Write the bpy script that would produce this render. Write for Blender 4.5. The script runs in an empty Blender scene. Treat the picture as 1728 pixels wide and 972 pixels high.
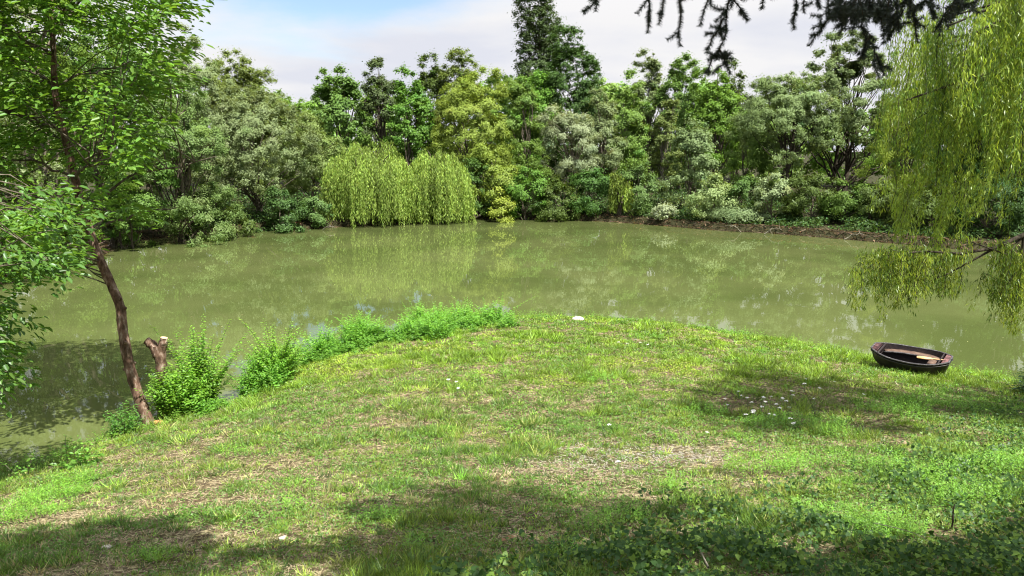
import bpy, math
import numpy as np
from mathutils import Vector

# ------------------------------------------------------------------ camera, sky, sun, exposure
S = bpy.context.scene
COL = S.collection
F = 1257.0
H = 6.0
PITCH = -math.atan(231 / F)
cam_d = bpy.data.cameras.new('camera')
cam = bpy.data.objects.new('camera', cam_d); COL.objects.link(cam)
cam_d.sensor_width = 36; cam_d.lens = 36 * F / 1728
cam_d.clip_start = 0.05; cam_d.clip_end = 6000
cam.location = (0, 0, H)
cam.rotation_euler = (math.pi / 2 + PITCH, 0, 0)
S.camera = cam

SUN_AZ = (0.66, -0.75)
SUN_EL = math.radians(60)
n_ = math.hypot(*SUN_AZ)
TO_SUN = Vector((SUN_AZ[0] / n_ * math.cos(SUN_EL), SUN_AZ[1] / n_ * math.cos(SUN_EL), math.sin(SUN_EL)))
sd = bpy.data.lights.new('sun', 'SUN'); sd.energy = 5.0; sd.angle = math.radians(0.55); sd.color = (1.0, 0.95, 0.86)
sun = bpy.data.objects.new('sun', sd); COL.objects.link(sun)
sun.rotation_euler = TO_SUN.to_track_quat('Z', 'Y').to_euler(); sun.location = (20, 10, 40)

W = bpy.data.worlds.new('World'); S.world = W; W.use_nodes = True
nt = W.node_tree; nt.nodes.clear()
def N(t, **k):
    n = nt.nodes.new(t)
    for a, b in k.items(): setattr(n, a, b)
    return n
L = lambda a, b: nt.links.new(a, b)
out = N('ShaderNodeOutputWorld')
sky = N('ShaderNodeTexSky', sky_type='NISHITA', sun_disc=False, sun_elevation=SUN_EL, sun_rotation=math.atan2(SUN_AZ[0], SUN_AZ[1]))
sky.dust_density = 0.6; sky.ozone_density = 2.0
bg = N('ShaderNodeBackground'); bg.inputs[1].default_value = 0.08
L(sky.outputs[0], bg.inputs[0])
tc = N('ShaderNodeTexCoord'); sp = N('ShaderNodeSeparateXYZ'); L(tc.outputs['Generated'], sp.inputs[0])
def M(op, a, b=None, clamp=False):
    m = N('ShaderNodeMath', operation=op); m.use_clamp = clamp
    for i, v in enumerate((a, b)):
        if v is None: continue
        if isinstance(v, (int, float)): m.inputs[i].default_value = v
        else: L(v, m.inputs[i])
    return m.outputs[0]
zz = M('ADD', M('MAXIMUM', sp.outputs[2], 0.0), 0.10)
cx = M('DIVIDE', sp.outputs[0], zz); cy = M('DIVIDE', sp.outputs[1], zz)
cb = N('ShaderNodeCombineXYZ'); L(cx, cb.inputs[0]); L(cy, cb.inputs[1])
mp = N('ShaderNodeMapping'); mp.inputs['Location'].default_value = (3.1, 5.6, 0); L(cb.outputs[0], mp.inputs[0])
no = N('ShaderNodeTexNoise'); no.inputs['Scale'].default_value = 0.33; no.inputs['Detail'].default_value = 9; no.inputs['Roughness'].default_value = 0.58; no.inputs['Distortion'].default_value = 0.3
L(mp.outputs[0], no.inputs[0])
# broad clear strip of blue high on the left, cloud elsewhere
bx = M('MULTIPLY', M('ADD', sp.outputs[0], 0.27), 3.8)
bz = M('MULTIPLY', M('SUBTRACT', sp.outputs[2], 0.225), 13.0)
blob = M('POWER', 2.718, M('MULTIPLY', M('ADD', M('MULTIPLY', bx, bx), M('MULTIPLY', bz, bz)), -1.0))
cov = M('SUBTRACT', no.outputs[0], M('MULTIPLY', blob, 0.34))
mask = N('ShaderNodeMapRange'); mask.interpolation_type = 'SMOOTHSTEP'
mask.inputs[1].default_value = 0.20; mask.inputs[2].default_value = 0.43; mask.inputs[3].default_value = 0.04; mask.inputs[4].default_value = 1.0
L(cov, mask.inputs[0])
no2 = N('ShaderNodeTexNoise'); no2.inputs['Scale'].default_value = 0.6; no2.inputs['Detail'].default_value = 6
L(mp.outputs[0], no2.inputs[0])
cr = N('ShaderNodeValToRGB'); cr.color_ramp.elements[0].position = 0.40; cr.color_ramp.elements[0].color = (0.83, 0.85, 0.94, 1)
cr.color_ramp.elements[1].position = 0.56; cr.color_ramp.elements[1].color = (1.0, 0.99, 1.0, 1)
L(no2.outputs[0], cr.inputs[0])
bgc = N('ShaderNodeBackground'); L(M('MULTIPLY', M('ADD', M('MULTIPLY', M('SUBTRACT', sp.outputs[2], 0.16, True), 0.8, True), 1.0), 0.40), bgc.inputs[1]); L(cr.outputs[0], bgc.inputs[0])
mx = N('ShaderNodeMixShader'); L(mask.outputs[0], mx.inputs[0]); L(bg.outputs[0], mx.inputs[1]); L(bgc.outputs[0], mx.inputs[2])
L(mx.outputs[0], out.inputs[0])

S.view_settings.view_transform = 'Standard'; S.view_settings.look = 'None'
S.view_settings.exposure = 1.22; S.view_settings.gamma = 1.0; S.view_settings.use_curve_mapping = False
S.cycles.max_bounces = 7; S.cycles.diffuse_bounces = 4; S.cycles.glossy_bounces = 3; S.cycles.transmission_bounces = 5
S.cycles.transparent_max_bounces = 4
S.cycles.use_denoising = True
S.cycles.pixel_filter_type = 'BLACKMAN_HARRIS'; S.cycles.filter_width = 1.15
S.cycles.caustics_reflective = False; S.cycles.caustics_refractive = False
S.cycles.sample_clamp_indirect = 10.0

# ------------------------------------------------------------------ geometry helpers
cp, sp_ = math.cos(PITCH), math.sin(PITCH)
FWD = np.array([0, cp, sp_]); UP = np.array([0, -sp_, cp]); RT = np.array([1.0, 0, 0]); EYE = np.array([0, 0, H])
def ray(px, py):
    return FWD + (px - 864) / F * RT + (486 - py) / F * UP
def at_depth(px, py, y):
    d = ray(px, py); return EYE + d * (y / d[1])
def at_z(px, py, z=0.0):
    d = ray(px, py); return EYE + d * ((z - H) / d[2])

def rngof(s): return np.random.default_rng(s)
_tab = rngof(77).random((256, 256))
def vnoise(x, y, scale, seed=0):
    x = np.asarray(x, float) / scale + seed * 17.31 + 500; y = np.asarray(y, float) / scale + seed * 9.7 + 500
    xi = np.floor(x).astype(int); yi = np.floor(y).astype(int); fx = x - xi; fy = y - yi
    fx = fx * fx * (3 - 2 * fx); fy = fy * fy * (3 - 2 * fy)
    g = lambda a, b: _tab[a % 256, b % 256]
    return (g(xi, yi) * (1 - fx) + g(xi + 1, yi) * fx) * (1 - fy) + (g(xi, yi + 1) * (1 - fx) + g(xi + 1, yi + 1) * fx) * fy
def fbm(x, y, scale, seed=0, o=4):
    s = 0; a = 1; t = 0
    for i in range(o):
        s = s + a * vnoise(x, y, scale / 2 ** i, seed + i * 3); t += a; a *= .55
    return s / t
def unit(v):
    return v / (np.linalg.norm(v, axis=-1, keepdims=True) + 1e-9)
def sstep(a, b, x):
    t = np.clip((x - a) / (b - a), 0, 1); return t * t * (3 - 2 * t)

def mesh_np(name, V, Q, mat, cols=None, parent=None, smooth=False, loc=None):
    V = np.ascontiguousarray(V, dtype=np.float32).reshape(-1, 3)
    Q = np.asarray(Q, dtype=np.int32); k = Q.shape[1]
    if loc is not None: V = V - np.asarray(loc, dtype=np.float32)
    me = bpy.data.meshes.new(name)
    me.vertices.add(len(V)); me.vertices.foreach_set('co', V.ravel())
    me.loops.add(Q.size); me.loops.foreach_set('vertex_index', Q.ravel())
    me.polygons.add(len(Q)); me.polygons.foreach_set('loop_start', np.arange(0, Q.size, k, dtype=np.int32))
    me.update(calc_edges=True)
    if smooth: me.polygons.foreach_set('use_smooth', np.ones(len(Q), dtype=bool))
    if cols is not None:
        a = me.attributes.new('col', 'FLOAT_COLOR', 'FACE')
        c = np.ones((len(Q), 4), dtype=np.float32); c[:, :3] = np.clip(cols, 0, 1); a.data.foreach_set('color', c.ravel())
    me.materials.append(mat)
    o = bpy.data.objects.new(name, me); COL.objects.link(o)
    if parent is not None: o.parent = parent
    elif loc is not None: o.location = loc
    return o

def tag(o, label, cat, group=None, kind=None):
    o['label'] = label; o['category'] = cat
    if group: o['group'] = group
    if kind: o['kind'] = kind
    return o
def thing(name, label, cat, loc, group=None):
    o = bpy.data.objects.new(name, None); COL.objects.link(o); o.location = loc; o.empty_display_size = .3
    return tag(o, label, cat, group)
def struct(o): o['kind'] = 'structure'; return o

# leaf templates: (along, across, lift) and quads
T_DIA = (np.array([(0, 0, 0), (.45, .5, .06), (1, 0, 0), (.45, -.5, .06)], float), np.array([(0, 1, 2, 3)]))
T_LEAF = (np.array([(0, 0, 0), (.28, .46, .10), (.68, .40, .08), (1, 0, -.06), (.68, -.40, .08), (.28, -.46, .10)], float), np.array([(0, 1, 2, 3), (0, 3, 4, 5)]))
T_IVY = (np.array([(0, 0, 0), (-.16, .42, .05), (.42, .34, .07), (.85, 0, -.05), (.42, -.34, .07), (-.16, -.42, .05)], float), np.array([(0, 1, 2, 3), (0, 3, 4, 5)]))
T_BLADE = (np.array([(0, .5, 0), (0, -.5, 0), (.55, .36, .10), (.55, -.36, .10), (1, .05, .34), (1, -.05, .34)], float), np.array([(0, 1, 3, 2), (2, 3, 5, 4)]))
T_SLIV = (np.array([(0, .5, 0), (0, -.5, 0), (1, -.12, 0), (1, .12, 0)], float), np.array([(0, 1, 2, 3)]))

def scatter(T, P, U, Nn, ln, wd):
    tv, tq = T; n = len(P); k = len(tv)
    U = unit(U); Wd = unit(np.cross(Nn, U)); Nr = np.cross(U, Wd)
    ln = np.broadcast_to(ln, n)[:, None, None]; wd = np.broadcast_to(wd, n)[:, None, None]
    V = P[:, None, :] + U[:, None, :] * tv[None, :, 0:1] * ln + Wd[:, None, :] * tv[None, :, 1:2] * wd + Nr[:, None, :] * tv[None, :, 2:3] * ln
    Q = tq[None] + (np.arange(n) * k)[:, None, None]
    return V.reshape(-1, 3), Q.reshape(-1, 4), len(tq)

class Bag:
    def __init__(s): s.V = []; s.Q = []; s.C = []; s.n = 0
    def add(s, V, Q, C):
        s.V.append(V); s.Q.append(Q + s.n); s.C.append(C); s.n += len(V)
    def leaves(s, T, P, U, Nn, ln, wd, C):
        if len(P) == 0: return
        V, Q, m = scatter(T, P, U, Nn, ln, wd); s.add(V, Q, np.repeat(C, m, axis=0))
    def tube(s, pts, rad, sides=6, c=(.5, .5, .5), cap=False):
        pts = np.asarray(pts, float); n = len(pts); rad = np.broadcast_to(np.asarray(rad, float), (n,))
        t = unit(np.gradient(pts, axis=0)); ref = np.array([0.31, 0.95, 0.05]) if abs(t[:, 2]).mean() > .6 else np.array([0, 0, 1.0])
        a = unit(np.cross(t, ref)); b = np.cross(t, a)
        th = np.linspace(0, 2 * np.pi, sides, endpoint=False)
        V = pts[:, None] + rad[:, None, None] * (a[:, None] * np.cos(th)[None, :, None] + b[:, None] * np.sin(th)[None, :, None])
        i = np.arange(n - 1)[:, None] * sides; j = np.arange(sides)[None]; j2 = (j + 1) % sides
        Q = np.stack([i + j, i + j2, i + sides + j2, i + sides + j], -1).reshape(-1, 4)
        s.add(V.reshape(-1, 3), Q, np.tile(np.asarray(c, float), (len(Q), 1)))
    def build(s, name, mat, parent=None, loc=None, smooth=False):
        if not s.V: return None
        return mesh_np(name, np.concatenate(s.V), np.concatenate(s.Q), mat, np.concatenate(s.C), parent, smooth, loc)

def jit(r, base, n, v=.18, h=.10):
    c = np.tile(np.asarray(base, float), (n, 1)); c *= np.exp(r.normal(0, v, (n, 1)))
    c[:, 0] *= np.exp(r.normal(0, h, n)); c[:, 2] *= np.exp(r.normal(0, h, n)); return np.clip(c, 0, .8)

# ------------------------------------------------------------------ materials
class Mat:
    def __init__(s, name):
        s.m = bpy.data.materials.new(name); s.m.use_nodes = True; s.t = s.m.node_tree; s.t.nodes.clear()
    def n(s, t, **k):
        x = s.t.nodes.new(t)
        for a, b in k.items():
            if a.startswith('i_'):
                key = a[2:].replace('_', ' ')
                key = int(key) if key.isdigit() else key
                x.inputs[key].default_value = b
            else: setattr(x, a, b)
        return x
    def l(s, a, b): s.t.links.new(a, b)
    def noise(s, scale, detail=4, rough=.55, coord='Object', stretch=None):
        tc = s.n('ShaderNodeTexCoord'); src = tc.outputs[coord]
        if stretch:
            mp = s.n('ShaderNodeMapping'); mp.inputs['Scale'].default_value = stretch; s.l(src, mp.inputs[0]); src = mp.outputs[0]
        no = s.n('ShaderNodeTexNoise', i_Scale=scale, i_Detail=detail, i_Roughness=rough); s.l(src, no.inputs[0]); return no.outputs[0]
    def ramp(s, fac, *stops):
        r = s.n('ShaderNodeValToRGB'); e = r.color_ramp.elements
        while len(e) < len(stops): e.new(.5)
        for x, (p, c) in zip(e, stops): x.position = p; x.color = (*c, 1)
        s.l(fac, r.inputs[0]); return r.outputs[0]
    def mix(s, fac, a, b, mode='MIX'):
        m = s.n('ShaderNodeMix', data_type='RGBA', blend_type=mode)
        for v, i in ((fac, 0), (a, 6), (b, 7)):
            if isinstance(v, (int, float)): m.inputs[i].default_value = v
            elif isinstance(v, tuple): m.inputs[i].default_value = (*v, 1)
            else: s.l(v, m.inputs[i])
        return m.outputs[2]
    def surf(s, col, rough=.8, bump=None, bs=.3, bd=.02, spec=.3):
        b = s.n('ShaderNodeBsdfPrincipled', i_Roughness=rough); b.inputs['Specular IOR Level'].default_value = spec
        if isinstance(col, tuple): b.inputs[0].default_value = (*col, 1)
        else: s.l(col, b.inputs[0])
        if bump is not None:
            bp = s.n('ShaderNodeBump', i_Strength=bs, i_Distance=bd); s.l(bump, bp.inputs['Height']); s.l(bp.outputs[0], b.inputs['Normal'])
        o = s.n('ShaderNodeOutputMaterial'); s.l(b.outputs[0], o.inputs[0]); return s.m

def leaf_mat(name, trans=.42, gloss=.05, rough=.45, tint=(1.25, 1.15, .55)):
    a = Mat(name); at = a.n('ShaderNodeAttribute', attribute_name='col')
    df = a.n('ShaderNodeBsdfDiffuse'); a.l(at.outputs['Color'], df.inputs[0])
    tr = a.n('ShaderNodeBsdfTranslucent'); a.l(a.mix(1.0, at.outputs['Color'], tint, 'MULTIPLY'), tr.inputs[0])
    m1 = a.n('ShaderNodeMixShader'); m1.inputs[0].default_value = trans; a.l(df.outputs[0], m1.inputs[1]); a.l(tr.outputs[0], m1.inputs[2])
    gl = a.n('ShaderNodeBsdfGlossy', i_Roughness=rough); gl.inputs[0].default_value = (.85, .9, .95, 1)
    m2 = a.n('ShaderNodeMixShader'); m2.inputs[0].default_value = gloss; a.l(m1.outputs[0], m2.inputs[1]); a.l(gl.outputs[0], m2.inputs[2])
    o = a.n('ShaderNodeOutputMaterial'); a.l(m2.outputs[0], o.inputs[0]); return a.m
LEAF = leaf_mat('foliage', .30, .012, .5)
LEAFN = leaf_mat('near_foliage', .48, .03, .42)
IVYM = leaf_mat('ivy_leaves', .30, .014, .45)
GRASSM = leaf_mat('grass_blades', .28, .03, .5)
NEED = leaf_mat('needles', .08, .05, .5, (1, 1, .8))

def bark_mat(name, c1, c2, c3, sc=9):
    a = Mat(name); n1 = a.noise(sc, 6, .65, stretch=(1, 1, .35)); n2 = a.noise(sc * .35, 3)
    c = a.ramp(n1, (.34, c1), (.52, c2), (.70, c3)); c = a.mix(a.ramp(n2, (.45, (0, 0, 0)), (.62, (.5, .5, .5))), c, (c1[0] * .9, c1[1] * 1.1, c1[2] * .8))
    return a.surf(c, .9, n1, .8, .02, .15)
BARK = bark_mat('bark', (.05, .04, .03), (.12, .10, .075), (.24, .21, .17))
BARKP = bark_mat('pale_bark', (.09, .08, .06), (.20, .18, .14), (.36, .34, .29))
BARKR = bark_mat('reddish_bark', (.045, .026, .018), (.17, .105, .075), (.40, .33, .27), 14)
BARKD = bark_mat('dark_bark', (.02, .017, .012), (.05, .04, .03), (.10, .085, .065))

# ------------------------------------------------------------------ shoreline and terrain
near = [(0, 806), (90, 776), (180, 745), (250, 728), (330, 706), (400, 680), (455, 650), (520, 615), (600, 585), (690, 562), (800, 546), (900, 539), (1000, 541), (1100, 548), (1200, 562), (1300, 577), (1400, 594), (1480, 612), (1570, 626), (1640, 640), (1720, 656)]
far = [(1790, 432), (1640, 422), (1500, 410), (1400, 402), (1300, 394), (1200, 388), (1100, 379), (1000, 373), (900, 370), (800, 370), (700, 376), (560, 384), (430, 390), (300, 399), (215, 408), (185, 412), (190, 424), (150, 436), (80, 462), (20, 476)]
poly = [(-12.5, 11.0), (-10.8, 11.9)] + [tuple(at_z(*p)[:2]) for p in near] + [(17, 16), (26, 14.5), (37, 20), (41, 30), (37, 40)] + [tuple(at_z(*p)[:2]) for p in far] + [(-27, 28), (-31, 20), (-28, 12), (-20, 9.5)]
P0 = np.array(poly)
pp = []
for i in range(len(P0)):
    a, b = P0[i], P0[(i + 1) % len(P0)]; k = max(1, int(np.linalg.norm(b - a) / 1.2)); nrm = np.array([-(b - a)[1], (b - a)[0]]); nrm = nrm / (np.linalg.norm(nrm) + 1e-9)
    for j in range(k):
        q = a + (b - a) * j / k; w = .45 if q[1] > 30 else .14
        pp.append(q + nrm * w * (fbm(q[0], q[1], 2.6, 5) - .5) * 2)
POND = np.array(pp)
def sdist(x, y):
    x = np.asarray(x, float).ravel(); y = np.asarray(y, float).ravel()
    d = np.full(x.shape, 1e9); ins = np.zeros(x.shape, bool); A = POND; B = np.roll(POND, -1, 0)
    for (ax, ay), (bx, by) in zip(A, B):
        ex, ey = bx - ax, by - ay; wx, wy = x - ax, y - ay
        t = np.clip((wx * ex + wy * ey) / (ex * ex + ey * ey + 1e-12), 0, 1)
        d = np.minimum(d, (wx - ex * t) ** 2 + (wy - ey * t) ** 2)
        c = (ay > y) != (by > y)
        with np.errstate(divide='ignore', invalid='ignore'):
            xi = ax + (y - ay) * ex / (ey if ey != 0 else 1e-12)
        ins ^= c & (x < xi)
    d = np.sqrt(d); return np.where(ins, -d, d)
def height(x, y, d=None):
    x = np.asarray(x, float); y = np.asarray(y, float); sh = np.broadcast(x, y).shape
    x = np.broadcast_to(x, sh).ravel(); y = np.broadcast_to(y, sh).ravel()
    if d is None: d = sdist(x, y)
    d = np.asarray(d).ravel()
    yy = np.maximum(y + np.maximum(0, np.abs(x) - 8) * .25 * (y > 0), 0)
    lawn = .34 + 4.15 * np.exp(-(yy / 8.0) ** 1.2)
    lawn = lawn * (1 - np.exp(-np.maximum(d, 0) / (1.5 + 2.0 * sstep(-2.5, -8, x)))) + .10 * sstep(0, .25, d) + .05 * (fbm(x, y, 1.3, 2) - .5) * sstep(0, 1, d)
    bank = .50 * sstep(0, .45, d) + .9 * sstep(.5, 14, d) + .35 * (fbm(x, y, 3.5, 9) - .5) * sstep(.2, 3, d) + 2.0 * sstep(20, 120, d)
    w = sstep(26, 32, y + (np.abs(x) > 14) * (np.abs(x) - 14) * .8)
    z = lawn * (1 - w) + bank * w
    z = np.where(d < 0, np.maximum(-1.4, d * .8), z)
    return z.reshape(sh)
def g(x, y): return float(height(np.array([x]), np.array([y]))[0])
def on_ground(px, py):
    d = ray(px, py); t = np.linspace(2, 60, 1500); P = EYE + d[None] * t[:, None]
    h = height(P[:, 0], P[:, 1]); k = np.argmax(P[:, 2] < np.maximum(h, 0)); q = P[k]; q[2] = max(h[k], 0); return q

def axis(dense, lo, hi, mid, mlo, mhi, far):
    a = list(np.arange(lo, hi, dense)); b = []; c = []
    v = hi
    while v < mhi: c.append(v); v += mid
    s = mid
    while v < far: c.append(v); s *= 1.25; v += s
    v = lo - mid
    while v > mlo: b.append(v); v -= mid
    s = mid
    while v > -far: b.append(v); s *= 1.25; v -= s
    return np.array(b[::-1] + a + c)
gx = axis(.16, -15, 17, .45, -45, 50, 2500); gy = axis(.16, 3, 28, .45, -6, 82, 2500)
GX, GY = np.meshgrid(gx, gy); GZ = height(GX, GY)
nx, ny = len(gx), len(gy)
ii = (np.arange(ny - 1)[:, None] * nx + np.arange(nx - 1)[None]).ravel()
GQ = np.stack([ii, ii + 1, ii + nx + 1, ii + nx], 1)
a = Mat('earth')
nA = a.noise(.55, 5, .6); nB = a.noise(4, 6, .7); nC = a.noise(14, 5, .7); nD = a.noise(2.2, 5, .6)
lawnc = a.mix(a.ramp(nB, (.40, (0, 0, 0)), (.62, (1, 1, 1))), (.17, .13, .07), (.40, .34, .20))
lawnc = a.mix(a.ramp(nD, (.46, (0, 0, 0)), (.62, (.9, .9, .9))), lawnc, (.085, .13, .025))
lawnc = a.mix(a.ramp(nC, (.46, (.9, .9, .9)), (.60, (0, 0, 0))), lawnc, (.04, .028, .016))
farc = a.mix(a.ramp(nB, (.38, (0, 0, 0)), (.66, (1, 1, 1))), (.020, .022, .010), (.050, .048, .022))
geo = a.n('ShaderNodeNewGeometry'); sx = a.n('ShaderNodeSeparateXYZ'); a.l(geo.outputs['Position'], sx.inputs[0])
mr = a.n('ShaderNodeMapRange'); mr.inputs[1].default_value = 27; mr.inputs[2].default_value = 31; a.l(sx.outputs[1], mr.inputs[0])
cc = a.mix(mr.outputs[0], lawnc, farc)
wet = a.n('ShaderNodeMapRange'); wet.inputs[1].default_value = .02; wet.inputs[2].default_value = .16; wet.inputs[3].default_value = .75; wet.inputs[4].default_value = 0; a.l(sx.outputs[2], wet.inputs[0])
cc = a.mix(wet.outputs[0], cc, (.035, .028, .016))
EARTH = a.surf(cc, .95, nC, .5, .02, .1)
struct(mesh_np('ground', np.stack([GX, GY, GZ], -1), GQ, EARTH, smooth=True))

a = Mat('pond_water')
b = a.n('ShaderNodeBsdfPrincipled', i_Roughness=.015, i_IOR=1.33)
sp1 = a.noise(26, 3, .5); lum = a.noise(.16, 3, .5)
wc = a.mix(a.ramp(lum, (.38, (0, 0, 0)), (.62, (1, 1, 1))), (.066, .086, .026), (.094, .113, .039))
wc = a.mix(a.ramp(sp1, (.755, (0, 0, 0)), (.775, (.6, .6, .6))), wc, (.35, .38, .22))
a.l(wc, b.inputs[0])
rp = a.noise(1.7, 3, .5, stretch=(1, .55, 1)); rp2 = a.noise(.22, 2, .5)
bp = a.n('ShaderNodeBump', i_Strength=.035, i_Distance=.05); a.l(rp, bp.inputs['Height'])
bp2 = a.n('ShaderNodeBump', i_Strength=.03, i_Distance=.3); a.l(rp2, bp2.inputs['Height']); a.l(bp.outputs[0], bp2.inputs['Normal']); a.l(bp2.outputs[0], b.inputs['Normal'])
o_ = a.n('ShaderNodeOutputMaterial'); a.l(b.outputs[0], o_.inputs[0])
WATER = a.m
wx0, wx1, wy0, wy1 = -40, 46, 6, 78
struct(mesh_np('water', [(wx0, wy0, 0), (wx1, wy0, 0), (wx1, wy1, 0), (wx0, wy1, 0)], [(0, 1, 2, 3)], WATER))

# ------------------------------------------------------------------ trees
def polycurve(a, b, n, sag, r, wob=.03):
    a = np.asarray(a, float); b = np.asarray(b, float); t = np.linspace(0, 1, n)[:, None]; ln = np.linalg.norm(b - a)
    p = a + (b - a) * t; p[:, 2] += (np.sin(t[:, 0] * np.pi)) * sag * ln
    p[1:-1] += r.normal(0, wob * ln, (n - 2, 3)) * .6; return p

def crown_fill(bag, r, lobes, ncl, cr, nleaf, ln, wd, col, flat=.75, T=T_DIA, cv=.20, zmin=None, up=.55, droop=0.):
    lobes = [(np.asarray(c, float), np.asarray(q, float)) for c, q in lobes]
    wts = np.array([(q.prod()) ** (2 / 3) for c, q in lobes]); idx = r.choice(len(lobes), ncl, p=wts / wts.sum())
    C = np.array([l[0] for l in lobes])[idx]; R = np.array([l[1] for l in lobes])[idx]
    d = unit(r.normal(size=(ncl, 3))); d[:, 2] = np.where(d[:, 2] < -.55, -d[:, 2], d[:, 2])
    cen = C + d * R * (r.random((ncl, 1)) ** .33 * .55 + .45)
    if zmin is not None: cen[:, 2] = np.maximum(cen[:, 2], zmin + r.random(ncl) * cr)
    crr = cr * r.uniform(.4, 1.6, ncl); w = crr ** 2; k = r.choice(ncl, nleaf, p=w / w.sum())
    dd = unit(r.normal(size=(nleaf, 3))); rad = crr[k][:, None] * r.random((nleaf, 1)) ** .42
    P = cen[k] + dd * (crr[k][:, None] * np.abs(r.normal(0, .52, (nleaf, 1))) + .05) * np.array([1, 1, flat])
    outw = unit(P - np.mean([l[0] for l in lobes], axis=0))
    Nn = unit(dd * .45 + outw * .75 + np.array([0, 0, up * .55]) + r.normal(0, .40, (nleaf, 3)))
    U = unit(np.cross(Nn, r.normal(size=(nleaf, 3)))); U[:, 2] -= droop; U = unit(U)
    cc = jit(r, (1, 1, 1), ncl, cv, .10)[k] * jit(r, (1, 1, 1), nleaf, .16, .06) * np.asarray(col)
    s = r.uniform(.65, 1.3, nleaf)
    bag.leaves(T, P, U, Nn, ln * s, wd * s, cc)
    return cen

def fit_tree(px, D, top, w, base_px=None):
    bx = (px - 864) / F; p = at_depth(px, top, D); x = p[0]; z0 = g(x, D); return x, z0, p[2] - z0, w / F * D

NLEAF = [0]
def tree(name, label, px, D, top, w, col, seed, cat='tree', style='round', bottom=.03, leaf=(.17, .092), dens=1.0, bark=BARK, group='trees round the pond', lean=0.):
    r = rngof(seed); x, z0, h, wd = fit_tree(px, D, top, w); rx = wd / 2; base = np.array([x, D, z0])
    if col not in PAL: col = tuple(v * q for v, q in zip(col, (1.75, 1.95, 1.6)))
    t = thing(name, label, cat, base, group)
    lob = []; zc = z0 + h * (bottom + (1 - bottom) / 2); rz = h * (1 - bottom) / 2
    if style == 'column':
        for i in range(12):
            f = i / 11; rr = rx * (math.sin(math.pi * (.18 + .72 * f)) ** .5) * .95 + .15
            lob.append(((x + r.normal(0, .12 * rx), D + r.normal(0, .12 * rx), z0 + h * (bottom + (1 - bottom) * (.05 + .86 * f))), (rr, rr, h * .11)))
    else:
        core = .66 if style == 'airy' else .82
        lob.append(((x, D, zc - .03 * h), (rx * core, rx * core, rz * .86)))
        m = {'round': 17, 'airy': 20, 'dome': 13, 'bushy': 13}.get(style, 16)
        for i in range(m):
            th = r.uniform(0, 2 * np.pi); ph = r.uniform(-.45, 1) if style != 'dome' else r.uniform(-.3, .9)
            cph = math.sqrt(max(0, 1 - ph * ph)); q = r.uniform(.20, .42) * (1 if style != 'airy' else .75)
            f = (1 - q) * r.uniform(.78, 1.0)
            lob.append(((x + math.cos(th) * cph * rx * f, D + math.sin(th) * cph * rx * f, zc + ph * rz * f), (rx * q, rx * q, min(rz * q * 1.1, rx * q * 1.2))))
        for i in range(6 if bottom < .2 else 2):
            th = r.uniform(0, 2 * np.pi); q = r.uniform(.28, .42)
            lob.append(((x + math.cos(th) * rx * .62, D + math.sin(th) * rx * .62, z0 + h * bottom + rz * r.uniform(.15, .6)), (rx * q, rx * q, rz * q)))
        lob.append(((x + r.normal(0, rx * .15), D, z0 + h - rz * .26), (rx * .48, rx * .48, rz * .26)))
    Sx = 4 * math.pi * rx * max(rx, rz) * .8
    ppm = D / 60.0
    if cat == 'tree' and name == 'willow_tree': leaf = (.19, .062)
    elif name in ('maple_tree', 'broadleaf_tree'): leaf = (.18, .12)
    ll, lw = leaf[0] * ppm ** .8, leaf[1] * ppm ** .8
    n = int(min(72000, 2.3 * dens * Sx / (ll * lw * .5))); NLEAF[0] += n
    cr = (.44 if style != 'airy' else .38) * ppm ** .5 * (1 if rx > 2 else .7)
    ncl = int(max(40, Sx * 1.05 * dens * (.7 if style == 'airy' else 1)))
    bag = Bag(); cen = crown_fill(bag, r, lob, ncl, cr, n, ll, lw, col, zmin=z0 + .2)
    bag.build('crown', LEAF, t, loc=base)
    tb = Bag(); tr = max(.07, h * .016); hh = h * .80
    n_tr = 1 if style in ('column',) or h < 5 else int(r.integers(1, 3))
    for q in range(n_tr):
        ax = np.array([x, D, z0 - .3]) + np.array([r.normal(0, .25), r.normal(0, .2), 0]) * q
        tx = np.array([x + lean * h + r.normal(0, rx * .25), D + r.normal(0, rx * .2), z0 + hh * r.uniform(.85, 1)])
        tp = polycurve(ax, tx, 9, 0, r, .02); rr = np.linspace(tr, tr * .2, 9); tb.tube(tp, rr, 7)
        far_ = cen[r.choice(len(cen), min(len(cen), 26 if style == 'airy' else 16), replace=False)]
        for c in far_:
            k = np.clip(int((c[2] - z0) / max(hh, .1) * 8 * r.uniform(.35, .75)), 1, 7)
            lp = polycurve(tp[k], c, 6, .06, r, .04); tb.tube(lp, np.linspace(rr[k] * .55, .015, 6), 5)
    tb.build('trunk', bark, t, loc=base, smooth=True)
    return t

GREY = (.34, .44, .20); SILV = (.45, .54, .31); YEL = (.37, .50, .09); OLV = (.26, .35, .08); MID = (.19, .32, .045)
EMR = (.18, .37, .055); DRK = (.145, .22, .05); BRT = (.20, .37, .045); PALE = (.30, .37, .12)
PAL = (GREY, SILV, YEL, OLV, MID, EMR, DRK, BRT, PALE)
G1, G2 = 'trees round the pond', 'bushes on the far bank'
T = tree
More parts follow.
